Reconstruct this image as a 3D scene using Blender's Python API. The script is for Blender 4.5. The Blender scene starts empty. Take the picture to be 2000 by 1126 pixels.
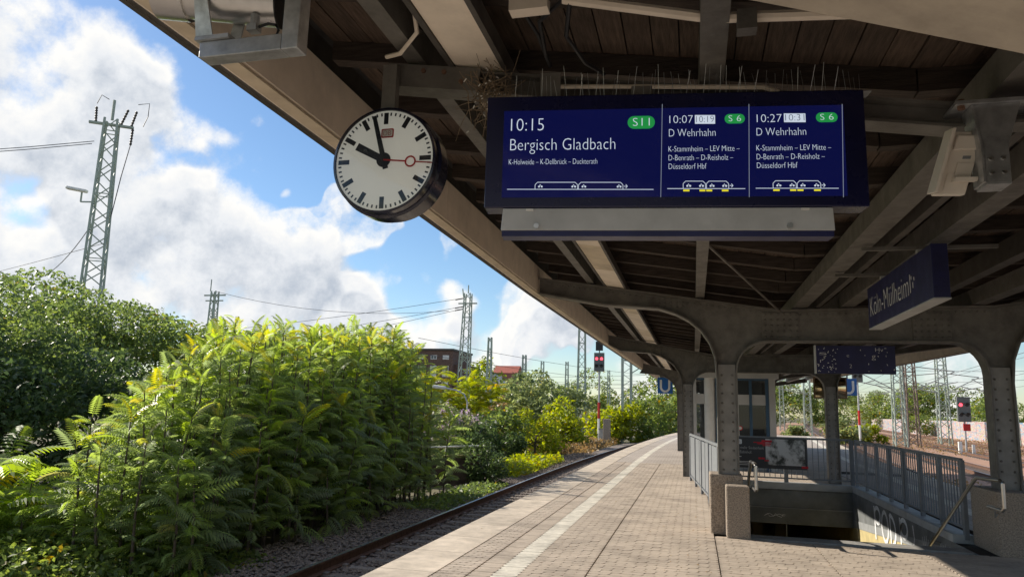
import bpy, bmesh, math, random
import numpy as np
from mathutils import Vector, Matrix
random.seed(7); rng = np.random.default_rng(11)
D = bpy.data; SC = bpy.context.scene; COL = SC.collection
rad = math.radians
# ------------------------------------------------------------------ camera
cam_d = D.cameras.new('camera'); cam = D.objects.new('camera', cam_d); COL.objects.link(cam)
cam_d.sensor_width = 36.0; cam_d.lens = 36.0 * 1400 / 2000; cam_d.clip_end = 4000; cam_d.clip_start = 0.05
_y, _p, _r = rad(14.3), rad(9.5), rad(1.6)
FW = Vector((-math.sin(_y) * math.cos(_p), math.cos(_y) * math.cos(_p), math.sin(_p)))
RT = Vector((math.cos(_y), math.sin(_y), 0)); UP = RT.cross(FW)
R2 = RT * math.cos(_r) + UP * math.sin(_r); U2 = UP * math.cos(_r) - RT * math.sin(_r)
M = Matrix((R2, U2, -FW)).transposed().to_4x4(); M.translation = (0, 0, 1.6)
cam.matrix_world = M; SC.camera = cam
# ------------------------------------------------------------------ light
SUN = Vector((-1.0, 0.25, 0.643)).normalized()          # towards the sun
sun_d = D.lights.new('sun', 'SUN'); sun_d.energy = 4.1; sun_d.angle = rad(0.5); sun_d.color = (1.0, 0.92, 0.8)
sun = D.objects.new('sun', sun_d); COL.objects.link(sun)
sun.rotation_euler = SUN.to_track_quat('Z', 'Y').to_euler(); sun.location = SUN * 60
vs = SC.view_settings; vs.view_transform = 'Standard'; vs.look = 'None'; vs.gamma = 1; vs.use_curve_mapping = False
vs.exposure = 0.72
SC.render.engine = 'CYCLES'
SC.cycles.max_bounces = 8; SC.cycles.diffuse_bounces = 5; SC.cycles.transmission_bounces = 6; SC.cycles.transparent_max_bounces = 8
SC.cycles.sample_clamp_indirect = 6
W = D.worlds.new('World'); SC.world = W; W.use_nodes = True

def build_sky():
    nt = W.node_tree; nt.nodes.clear(); N = nt.nodes; L = nt.links
    def pixdir(x, y):
        v = R2 * ((x - 1000) / 1400) - U2 * ((y - 563) / 1400) + FW
        return v.normalized()
    # cumulus masses: direction, inner and outer angular radius in degrees, weight
    blobs = [(40, 190, 3, 7.5, 1), (-80, 150, 4, 9.5, 1), (180, 215, 2, 7, 1), (290, 280, 1, 5.5, .95), (370, 350, 1, 5, .9), (330, 450, 3, 8, 1.0), (430, 500, 2, 7, 1), (290, 430, 2, 4, .85),
             (530, 560, 2, 6, 1), (420, 590, 3, 8, 1), (250, 560, 3, 8, 1), (60, 460, 2, 5, 1), (-80, 490, 3, 7, 1), (130, 500, 1, 5, .95), (100, 560, 3, 8, 1), (540, 388, .2, 2.2, .62), (770, 595, 1, 4.6, 1), (690, 625, 1, 4.4, .95),
             (860, 640, 1, 4.6, .9), (800, 690, 2, 6, .8), (1070, 668, .5, 3.4, .9), (1000, 690, .5, 3.2, .8), (1130, 700, .4, 3, .8), (720, 450, .2, 2.6, .55), (850, 490, .2, 2.6, .55), (1020, 590, .3, 3.0, .6), (650, 395, .2, 2, .5), (950, 740, 2, 6, .7), (1300, 770, 1, 6, .6), (1800, 770, 1, 7, .6)]
    g = D.node_groups.new('cloud_density', 'ShaderNodeTree')
    g.interface.new_socket('V', in_out='INPUT', socket_type='NodeSocketVector')
    g.interface.new_socket('D', in_out='OUTPUT', socket_type='NodeSocketFloat')
    n = g.nodes; l = g.links
    gi = n.new('NodeGroupInput'); go = n.new('NodeGroupOutput')
    def math_(op, a, b=None, nd=n, lk=l):
        m = nd.new('ShaderNodeMath'); m.operation = op
        for i, v in enumerate((a, b)):
            if v is None: continue
            if isinstance(v, (int, float)): m.inputs[i].default_value = v
            else: lk.new(v, m.inputs[i])
        return m.outputs[0]
    wn = n.new('ShaderNodeTexNoise'); wn.inputs['Scale'].default_value = 10; wn.inputs['Detail'].default_value = 2; l.new(gi.outputs[0], wn.inputs['Vector'])
    ws = n.new('ShaderNodeVectorMath'); ws.operation = 'SUBTRACT'; l.new(wn.outputs['Color'], ws.inputs[0]); ws.inputs[1].default_value = (.5, .5, .5)
    wm = n.new('ShaderNodeVectorMath'); wm.operation = 'MULTIPLY_ADD'; l.new(ws.outputs[0], wm.inputs[0]); wm.inputs[1].default_value = (.02, .02, .02); l.new(gi.outputs[0], wm.inputs[2])
    acc = None
    for (x, y, a0, a1, w) in blobs:
        dv = pixdir(x, y)
        dt = n.new('ShaderNodeVectorMath'); dt.operation = 'DOT_PRODUCT'; l.new(wm.outputs[0], dt.inputs[0]); dt.inputs[1].default_value = dv
        mr = n.new('ShaderNodeMapRange'); mr.interpolation_type = 'LINEAR'
        mr.inputs[1].default_value = math.cos(rad(a1)); mr.inputs[2].default_value = math.cos(rad(a0)); mr.inputs[3].default_value = 0; mr.inputs[4].default_value = w
        l.new(dt.outputs['Value'], mr.inputs[0])
        if acc is None: acc = mr.outputs[0]
        else:
            sm = n.new('ShaderNodeMath'); sm.operation = 'SMOOTH_MAX'; sm.inputs[2].default_value = .12
            l.new(acc, sm.inputs[0]); l.new(mr.outputs[0], sm.inputs[1]); acc = sm.outputs[0]
    # same broken cumulus all round the rest of the sky
    no = n.new('ShaderNodeTexNoise'); no.inputs['Scale'].default_value = 3.2; no.inputs['Detail'].default_value = 1; l.new(gi.outputs[0], no.inputs['Vector'])
    gen = n.new('ShaderNodeMapRange'); gen.inputs[1].default_value = .46; gen.inputs[2].default_value = .66; l.new(no.outputs[0], gen.inputs[0])
    vd = n.new('ShaderNodeVectorMath'); vd.operation = 'DOT_PRODUCT'; l.new(gi.outputs[0], vd.inputs[0]); vd.inputs[1].default_value = FW
    out = n.new('ShaderNodeMapRange'); out.inputs[1].default_value = math.cos(rad(48)); out.inputs[2].default_value = math.cos(rad(40)); out.inputs[3].default_value = 1; out.inputs[4].default_value = 0
    l.new(vd.outputs['Value'], out.inputs[0])
    acc = math_('MAXIMUM', acc, math_('MULTIPLY', gen.outputs[0], out.outputs[0]))
    f1 = n.new('ShaderNodeTexNoise'); f1.inputs['Scale'].default_value = 11; f1.inputs['Detail'].default_value = 7; f1.inputs['Roughness'].default_value = .66; f1.inputs['Distortion'].default_value = .0
    l.new(gi.outputs[0], f1.inputs['Vector'])
    fb = math_('SUBTRACT', f1.outputs[0], .5)
    s = math_('MULTIPLY', fb, 1.7)
    l.new(math_('ADD', acc, s), go.inputs[0])
    tc = N.new('ShaderNodeTexCoord'); nz = N.new('ShaderNodeVectorMath'); nz.operation = 'NORMALIZE'; L.new(tc.outputs['Generated'], nz.inputs[0])
    def dens(off):
        a = N.new('ShaderNodeVectorMath'); a.operation = 'ADD'; L.new(nz.outputs[0], a.inputs[0]); a.inputs[1].default_value = off
        b = N.new('ShaderNodeVectorMath'); b.operation = 'NORMALIZE'; L.new(a.outputs[0], b.inputs[0])
        q = N.new('ShaderNodeGroup'); q.node_tree = g; L.new(b.outputs[0], q.inputs[0]); return q.outputs[0]
    d0 = dens((0, 0, 0)); lt = (SUN + Vector((0, 0, .9))).normalized()
    d1 = dens(tuple(lt * .03))
    def mrange(v, a, b, c=0, d=1, smooth=True):
        m = N.new('ShaderNodeMapRange'); m.interpolation_type = 'SMOOTHSTEP' if smooth else 'LINEAR'
        m.inputs[1].default_value = a; m.inputs[2].default_value = b; m.inputs[3].default_value = c; m.inputs[4].default_value = d; L.new(v, m.inputs[0]); return m.outputs[0]
    mm = lambda op, a, b=None: math_(op, a, b, N, L)
    alpha = mrange(d0, .18, .8)
    occl = mm('MULTIPLY', mm('SUBTRACT', d1, d0), 1.5)
    shade = mm('ADD', mrange(occl, -.35, .5, 0, .7, False), mrange(d0, .7, 1.35, 0, .6, False))
    sky = N.new('ShaderNodeTexSky'); sky.sky_type = 'NISHITA'; sky.sun_disc = False
    sky.sun_elevation = math.asin(SUN.z); sky.sun_rotation = math.atan2(SUN.x, SUN.y); sky.altitude = 60; sky.air_density = 1.0; sky.dust_density = .3; sky.ozone_density = 2.5
    hs = N.new('ShaderNodeHueSaturation'); hs.inputs['Saturation'].default_value = 1.12; hs.inputs['Value'].default_value = .62; L.new(sky.outputs[0], hs.inputs['Color'])
    cc = N.new('ShaderNodeValToRGB'); L.new(mm('MINIMUM', shade, 1.0), cc.inputs[0])
    cr = cc.color_ramp; cr.elements[0].position = .05; cr.elements[0].color = (1, .985, .95, 1); cr.elements[1].position = .95; cr.elements[1].color = (.47, .53, .62, 1)
    e = cr.elements.new(.42); e.color = (.82, .845, .88, 1)
    sc = N.new('ShaderNodeVectorMath'); sc.operation = 'SCALE'; L.new(cc.outputs[0], sc.inputs[0]); sc.inputs['Scale'].default_value = 4.5
    mx = N.new('ShaderNodeMix'); mx.data_type = 'RGBA'; L.new(alpha, mx.inputs[0]); L.new(hs.outputs[0], mx.inputs[6]); L.new(sc.outputs[0], mx.inputs[7])
    bg = N.new('ShaderNodeBackground'); bg.inputs[1].default_value = .14; L.new(mx.outputs[2], bg.inputs[0])
    wo = N.new('ShaderNodeOutputWorld'); L.new(bg.outputs[0], wo.inputs[0])
build_sky()
W.cycles.sampling_method = 'MANUAL'; W.cycles.sample_map_resolution = 512

# ------------------------------------------------------------------ materials
MATS = {}
def mat(name, col, rough=.7, metal=0., var=.15, scale=8., bump=0., bscale=40., spec=.4, col2=None, stretch=None, emit=None, coat=0, grime=0., thr=(.4, .62)):
    if name in MATS: return MATS[name]
    m = D.materials.new(name); m.use_nodes = True; nt = m.node_tree; N = nt.nodes; L = nt.links
    b = N['Principled BSDF']; b.inputs['Roughness'].default_value = rough; b.inputs['Metallic'].default_value = metal
    b.inputs['Specular IOR Level'].default_value = spec; b.inputs['Coat Weight'].default_value = coat
    tc = N.new('ShaderNodeTexCoord'); mp = N.new('ShaderNodeMapping'); L.new(tc.outputs['Object'], mp.inputs[0])
    if stretch: mp.inputs['Scale'].default_value = stretch
    no = N.new('ShaderNodeTexNoise'); no.inputs['Scale'].default_value = scale; no.inputs['Detail'].default_value = 6; no.inputs['Roughness'].default_value = .6; L.new(mp.outputs[0], no.inputs[0])
    mx = N.new('ShaderNodeMix'); mx.data_type = 'RGBA'
    c2 = col2 or tuple(c * (1 - var * 1.6) for c in col); c1 = col if col2 else tuple(min(1, c * (1 + var)) for c in col)
    mx.inputs[6].default_value = (*c1, 1); mx.inputs[7].default_value = (*c2, 1)
    mr = N.new('ShaderNodeMapRange'); mr.inputs[1].default_value = thr[0] if col2 else .3; mr.inputs[2].default_value = thr[1] if col2 else .7; L.new(no.outputs[0], mr.inputs[0]); L.new(mr.outputs[0], mx.inputs[0])
    last = mx.outputs[2]
    oi = N.new('ShaderNodeObjectInfo')
    if grime:
        n2 = N.new('ShaderNodeTexNoise'); n2.inputs['Scale'].default_value = 2.2; n2.inputs['Detail'].default_value = 8; n2.inputs['Roughness'].default_value = .72; L.new(tc.outputs['Object'], n2.inputs[0])
        r2 = N.new('ShaderNodeMapRange'); r2.inputs[1].default_value = .48; r2.inputs[2].default_value = .7; r2.inputs[4].default_value = grime; L.new(n2.outputs[0], r2.inputs[0])
        m2 = N.new('ShaderNodeMix'); m2.data_type = 'RGBA'; L.new(r2.outputs[0], m2.inputs[0]); L.new(last, m2.inputs[6]); m2.inputs[7].default_value = (.055, .045, .035, 1); last = m2.outputs[2]
    if name in ('paver_concrete', 'edge_slab', 'white_paver'):
        ge = N.new('ShaderNodeNewGeometry'); n3 = N.new('ShaderNodeTexNoise'); n3.inputs['Scale'].default_value = 1.1; n3.inputs['Detail'].default_value = 9; n3.inputs['Roughness'].default_value = .7; L.new(ge.outputs['Position'], n3.inputs[0])
        r3 = N.new('ShaderNodeMapRange'); r3.inputs[1].default_value = .38; r3.inputs[2].default_value = .68; r3.inputs[3].default_value = 1.08; r3.inputs[4].default_value = .8; L.new(n3.outputs[0], r3.inputs[0])
        h3 = N.new('ShaderNodeHueSaturation'); L.new(r3.outputs[0], h3.inputs['Value']); L.new(last, h3.inputs['Color']); last = h3.outputs[0]
    hv = N.new('ShaderNodeHueSaturation'); vr = N.new('ShaderNodeMapRange'); vr.inputs[3].default_value = 1 - var * .6; vr.inputs[4].default_value = 1 + var * .6
    L.new(oi.outputs['Random'], vr.inputs[0]); L.new(vr.outputs[0], hv.inputs['Value']); L.new(last, hv.inputs['Color']); L.new(hv.outputs[0], b.inputs['Base Color'])
    rr = N.new('ShaderNodeMapRange'); rr.inputs[3].default_value = max(0, rough - .12); rr.inputs[4].default_value = min(1, rough + .12); L.new(no.outputs[0], rr.inputs[0]); L.new(rr.outputs[0], b.inputs['Roughness'])
    if bump:
        nb = N.new('ShaderNodeTexNoise'); nb.inputs['Scale'].default_value = bscale; nb.inputs['Detail'].default_value = 5; L.new(mp.outputs[0], nb.inputs[0])
        bp = N.new('ShaderNodeBump'); bp.inputs['Strength'].default_value = bump; bp.inputs['Distance'].default_value = .02; L.new(nb.outputs[0], bp.inputs['Height']); L.new(bp.outputs[0], b.inputs['Normal'])
    if emit: b.inputs['Emission Color'].default_value = (*emit[:3], 1); b.inputs['Emission Strength'].default_value = emit[3]
    MATS[name] = m; return m

def glass(name, col=(.02, .03, .035), alpha=.75):
    if name in MATS: return MATS[name]
    m = D.materials.new(name); m.use_nodes = True; N = m.node_tree.nodes; L = m.node_tree.links
    b = N['Principled BSDF']; b.inputs['Base Color'].default_value = (*col, 1); b.inputs['Roughness'].default_value = .04; b.inputs['Specular IOR Level'].default_value = .6
    tr = N.new('ShaderNodeBsdfTransparent'); mx = N.new('ShaderNodeMixShader'); mx.inputs[0].default_value = alpha
    L.new(tr.outputs[0], mx.inputs[1]); L.new(b.outputs[0], mx.inputs[2]); L.new(mx.outputs[0], N['Material Output'].inputs[0]); MATS[name] = m; return m

def leafmat(name, dark, light, young=None, trans=.45, gloss=.35):
    m = D.materials.new(name); m.use_nodes = True; N = m.node_tree.nodes; L = m.node_tree.links
    b = N['Principled BSDF']; b.inputs['Roughness'].default_value = .42; b.inputs['Specular IOR Level'].default_value = gloss
    at = N.new('ShaderNodeAttribute'); at.attribute_name = 'tint'
    sp = N.new('ShaderNodeSeparateColor'); L.new(at.outputs['Color'], sp.inputs[0])
    mx = N.new('ShaderNodeMix'); mx.data_type = 'RGBA'; mx.inputs[6].default_value = (*dark, 1); mx.inputs[7].default_value = (*light, 1); L.new(sp.outputs[0], mx.inputs[0])
    m2 = N.new('ShaderNodeMix'); m2.data_type = 'RGBA'; m2.inputs[7].default_value = (*(young or light), 1); L.new(sp.outputs[1], m2.inputs[0]); L.new(mx.outputs[2], m2.inputs[6])
    L.new(m2.outputs[2], b.inputs['Base Color'])
    tl = N.new('ShaderNodeBsdfTranslucent'); br = N.new('ShaderNodeHueSaturation'); br.inputs['Value'].default_value = 2.6; br.inputs['Saturation'].default_value = 1.12; br.inputs['Hue'].default_value = .488; L.new(m2.outputs[2], br.inputs['Color']); L.new(br.outputs[0], tl.inputs[0])
    ms = N.new('ShaderNodeMixShader'); ms.inputs[0].default_value = trans; L.new(b.outputs[0], ms.inputs[1]); L.new(tl.outputs[0], ms.inputs[2]); L.new(ms.outputs[0], N['Material Output'].inputs[0])
    return m

STEEL = mat('steel_paint', (.15, .141, .126), .55, var=.16, scale=7, bump=.25, bscale=24, grime=.6)
STEELD = mat('steel_dark', (.075, .068, .06), .6, var=.2, scale=6, grime=.5)
BEIGE = mat('beige_panel', (.8, .7, .58), .6, var=.08, scale=3, bump=.05, grime=.18)
CREAM = mat('cream_board', (.66, .56, .42), .6, var=.1, scale=4, grime=.3)
WOOD = mat('roof_wood', (.085, .058, .042), .8, var=.3, scale=9, stretch=(6, .6, 6), bump=.35, bscale=30)
JOIST = mat('joist_wood', (.06, .045, .036), .8, var=.3, scale=9, stretch=(.6, 6, 6), bump=.3)
GALV = mat('galvanised', (.46, .47, .48), .42, metal=.75, var=.22, scale=14, bump=.05)
GREY = mat('grey_paint', (.2, .212, .225), .5, var=.1, scale=6)
GREYL = mat('light_grey_paint', (.42, .43, .43), .5, var=.1, scale=4, grime=.2)
NAVY = mat('navy_housing', (.008, .009, .045), .28, var=.12, scale=5, spec=.5)
NAVYS = mat('navy_sign', (.016, .018, .075), .4, var=.15, scale=6, spec=.4)
WHITE = mat('white_paint', (.74, .73, .69), .5, var=.06, scale=5)
BLACK = mat('black_rubber', (.012, .012, .014), .5, var=.1)
RED = mat('signal_red', (.5, .02, .02), .5)
CHROME = mat('brushed_steel', (.55, .54, .52), .32, metal=1., var=.03, scale=30)
CONC = mat('aggregate_concrete', (.38, .315, .25), .9, var=.1, scale=60, bump=.8, bscale=70, col2=(.2, .16, .125))
CONCG = mat('grey_concrete', (.3, .29, .27), .9, var=.18, scale=5, bump=.4, bscale=40)
RUST = mat('rusty_steel', (.13, .07, .045), .8, var=.3, scale=12, bump=.2)
RAILTOP = mat('rail_head', (.45, .43, .42), .3, metal=.9, var=.1)
MASTG = mat('mast_green', (.36, .42, .36), .6, var=.12, scale=4, grime=.12)
MASTB = mat('mast_brown', (.2, .15, .12), .7, var=.2, scale=4)
WIRE = mat('wire', (.06, .06, .065), .5)
BARK = mat('bark', (.12, .095, .07), .9, var=.3, scale=14, bump=.5)

# ------------------------------------------------------------------ mesh helpers
class MB:
    def __init__(s): s.v = []; s.f = []; s.sm = False
    def add(s, vs, fs):
        o = len(s.v); s.v += [tuple(v) for v in vs]; s.f += [tuple(i + o for i in f) for f in fs]; return s
    def box(s, x0, x1, y0, y1, z0, z1):
        return s.add([(x0, y0, z0), (x1, y0, z0), (x1, y1, z0), (x0, y1, z0), (x0, y0, z1), (x1, y0, z1), (x1, y1, z1), (x0, y1, z1)],
                     [(0, 3, 2, 1), (4, 5, 6, 7), (0, 1, 5, 4), (1, 2, 6, 5), (2, 3, 7, 6), (3, 0, 4, 7)])
    def hexa(s, P): return s.add(P, [(0, 3, 2, 1), (4, 5, 6, 7), (0, 1, 5, 4), (1, 2, 6, 5), (2, 3, 7, 6), (3, 0, 4, 7)])
    def beam(s, p, q, w, h, up=(0, 0, 1)):
        p = Vector(p); q = Vector(q); d = (q - p).normalized(); u = Vector(up)
        if abs(d.dot(u)) > .98: u = Vector((0, 1, 0))
        r = d.cross(u).normalized(); u = r.cross(d)
        P = [a + r * sx * w / 2 + u * sz * h / 2 for sz in (-1, 1) for a, sx in ((p, -1), (p, 1), (q, 1), (q, -1))]
        return s.hexa(P)
    def tube(s, pts, r, n=8, cap=True):
        pts = [Vector(p) for p in pts]; rings = []; rs = r if isinstance(r, (list, tuple)) else [r] * len(pts)
        ref = Vector((0, 0, 1)); o = len(s.v)
        for i, p in enumerate(pts):
            d = (pts[min(i + 1, len(pts) - 1)] - pts[max(i - 1, 0)]).normalized()
            u = ref if abs(d.dot(ref)) < .95 else Vector((0, 1, 0))
            a = d.cross(u).normalized(); b = a.cross(d)
            for k in range(n):
                t = 2 * math.pi * k / n; s.v.append(tuple(p + (a * math.cos(t) - b * math.sin(t)) * rs[i]))
        for i in range(len(pts) - 1):
            for k in range(n):
                a = o + i * n + k; b = o + i * n + (k + 1) % n; s.f.append((a, b, b + n, a + n))
        if cap: s.f.append(tuple(o + n - 1 - k for k in range(n))); s.f.append(tuple(o + (len(pts) - 1) * n + k for k in range(n)))
        return s
    def prism(s, poly, y0, y1):       # poly in XZ, extruded along Y
        n = len(poly); o = len(s.v)
        s.v += [(x, y0, z) for x, z in poly] + [(x, y1, z) for x, z in poly]
        s.f.append(tuple(o + i for i in range(n))); s.f.append(tuple(o + 2 * n - 1 - i for i in range(n)))
        for i in range(n): j = (i + 1) % n; s.f.append((o + j, o + i, o + n + i, o + n + j))
        return s
    def ribbon(s, line, y0, y1, t):   # strip along an XZ polyline, thickness t, two-sided solid
        pts = [Vector((x, 0, z)) for x, z in line]; o = len(s.v); n = len(pts)
        for i, p in enumerate(pts):
            d = (pts[min(i + 1, n - 1)] - pts[max(i - 1, 0)]).normalized(); nn = Vector((-d.z, 0, d.x)) * t / 2
            s.v += [(p.x - nn.x, y0, p.z - nn.z), (p.x - nn.x, y1, p.z - nn.z), (p.x + nn.x, y1, p.z + nn.z), (p.x + nn.x, y0, p.z + nn.z)]
        for i in range(n - 1):
            a = o + 4 * i; b = a + 4
            for k in range(4): k2 = (k + 1) % 4; s.f.append((a + k, a + k2, b + k2, b + k))
        s.f.append((o + 3, o + 2, o + 1, o)); s.f.append((o + 4 * (n - 1), o + 4 * n - 3, o + 4 * n - 2, o + 4 * n - 1))
        return s
    def mesh(s, name):
        m = D.meshes.new(name); m.from_pydata(s.v, [], s.f)
        bm = bmesh.new(); bm.from_mesh(m); bmesh.ops.recalc_face_normals(bm, faces=bm.faces); bm.to_mesh(m); bm.free(); return m
    def build(s, name, material, parent=None, smooth=False, bevel=0):
        return link(name, s.mesh(name), material, parent, smooth, bevel)
def link(name, me, material, parent=None, smooth=False, bevel=0):
    if material and not me.materials: me.materials.append(material)
    o = D.objects.new(name, me); COL.objects.link(o)
    if smooth:
        me.shade_smooth()
        me.set_sharp_from_angle(angle=rad(40))
    if bevel:
        b = o.modifiers.new('bevel', 'BEVEL'); b.width = bevel; b.segments = 2; b.limit_method = 'ANGLE'
    if parent: par(o, parent)
    return o
def par(o, p):
    o.parent = p
    if p.type == 'EMPTY' or p.matrix_basis != Matrix.Identity(4):
        pm = p.matrix_basis if not p.parent else p.parent.matrix_basis @ p.matrix_parent_inverse @ p.matrix_basis
        o.matrix_parent_inverse = pm.inverted()
def thing(name, label, cat, loc=(0, 0, 0), group=None):
    o = D.objects.new(name, None); o.empty_display_size = .1; COL.objects.link(o); o.location = loc; o.matrix_basis = Matrix.Translation(loc)
    return tag(o, label, cat, group)
def tag(o, label=None, cat=None, group=None, kind=None):
    if label: o['label'] = label
    if cat: o['category'] = cat
    if group: o['group'] = group
    if kind: o['kind'] = kind
    return o
def struct(o): o['kind'] = 'structure'; return o
def stuff(o): o['kind'] = 'stuff'; return o
def dup_tree(root, new_loc, rotz=0, scale=1):
    c = root.copy(); COL.objects.link(c); c.location = new_loc; c.rotation_euler = (0, 0, rotz); c.scale = (scale,) * 3
    for ch in root.children:
        k = ch.copy(); COL.objects.link(k); k.parent = c
        for g in ch.children: h = g.copy(); COL.objects.link(h); h.parent = k
    return c
_tc = {}
def text_mesh(body):
    if body in _tc: return _tc[body]
    cu = D.curves.new('t', 'FONT'); cu.body = body; cu.size = 1; cu.resolution_u = 3; cu.offset = -.018
    ob = D.objects.new('t', cu); COL.objects.link(ob); dg = bpy.context.evaluated_depsgraph_get()
    me = D.meshes.new_from_object(ob.evaluated_get(dg)); D.objects.remove(ob)
    co = np.zeros(len(me.vertices) * 3); me.vertices.foreach_get('co', co); co = co.reshape(-1, 3)
    _tc[body] = (me, co); return _tc[body]
def text(name, body, mtx, width, cap, material, parent, bold=0):
    """text laid in the XY plane of mtx, baseline at its origin, scaled to width and cap height"""
    me, co = text_mesh(body); me = me.copy(); _, hc = text_mesh('H')
    c = co.copy(); x0 = c[:, 0].min(); w = c[:, 0].max() - x0
    c[:, 0] = (c[:, 0] - x0) * width / w; c[:, 1] *= cap / hc[:, 1].max(); c[:, 2] = 0
    Mx = np.array(mtx); c = c @ Mx[:3, :3].T + Mx[:3, 3]
    me.vertices.foreach_set('co', c.ravel()); me.update(); me.materials.clear()
    return link(name, me, material, parent)
def rounded(w, h, r, n=6):
    pts = []
    for cx, cy, a0 in ((w / 2 - r, h / 2 - r, 0), (-w / 2 + r, h / 2 - r, 90), (-w / 2 + r, -h / 2 + r, 180), (w / 2 - r, -h / 2 + r, 270)):
        for k in range(n + 1): a = rad(a0 + 90 * k / n); pts.append((cx + r * math.cos(a), cy + r * math.sin(a)))
    return pts
def flat(name, pts, mtx, material, parent, t=.001):
    b = MB(); n = len(pts); b.v = [tuple(mtx @ Vector((x, y, 0))) for x, y in pts] + [tuple(mtx @ Vector((x, y, -t))) for x, y in pts]
    b.f = [tuple(range(n)), tuple(range(2 * n - 1, n - 1, -1))] + [((i + 1) % n, i, n + i, n + (i + 1) % n) for i in range(n)]
    return b.build(name, material, parent)
def frame_mtx(o, u, v):
    u = Vector(u).normalized(); v = Vector(v).normalized(); w = u.cross(v)
    m = Matrix((u, v, w)).transposed().to_4x4(); m.translation = o; return m

# ------------------------------------------------------------------ the lie of the platform
def curve(Y): return .001 * max(0, Y - 22) ** 2
def ex(Y): return -3.07 + curve(Y)
def rx(Y):
    w = np.interp(Y, [-20, 14.6, 19.7, 32.3, 60, 150, 300], [3.7, 4.75, 5.1, 5.8, 8.6, 19.5, 39]); return float(w) + 1.15
ST = (.67, 3.35, 10.4, 17.6)      # stairwell x0 x1 y0 y1
PAVE = mat('paver_concrete', (.44, .365, .29), .85, var=.1, scale=3, bump=.25, bscale=60, stretch=(.5, 8, 1), grime=.22)
PAVEW = mat('white_paver', (.65, .60, .5), .8, var=.12, scale=9, bump=.2, grime=.25)
EDGE = mat('edge_slab', (.56, .475, .375), .85, var=.12, scale=5, bump=.3, bscale=120, grime=.2)
BED = mat('joint_sand', (.05, .042, .035), .95, var=.2, scale=20)

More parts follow.
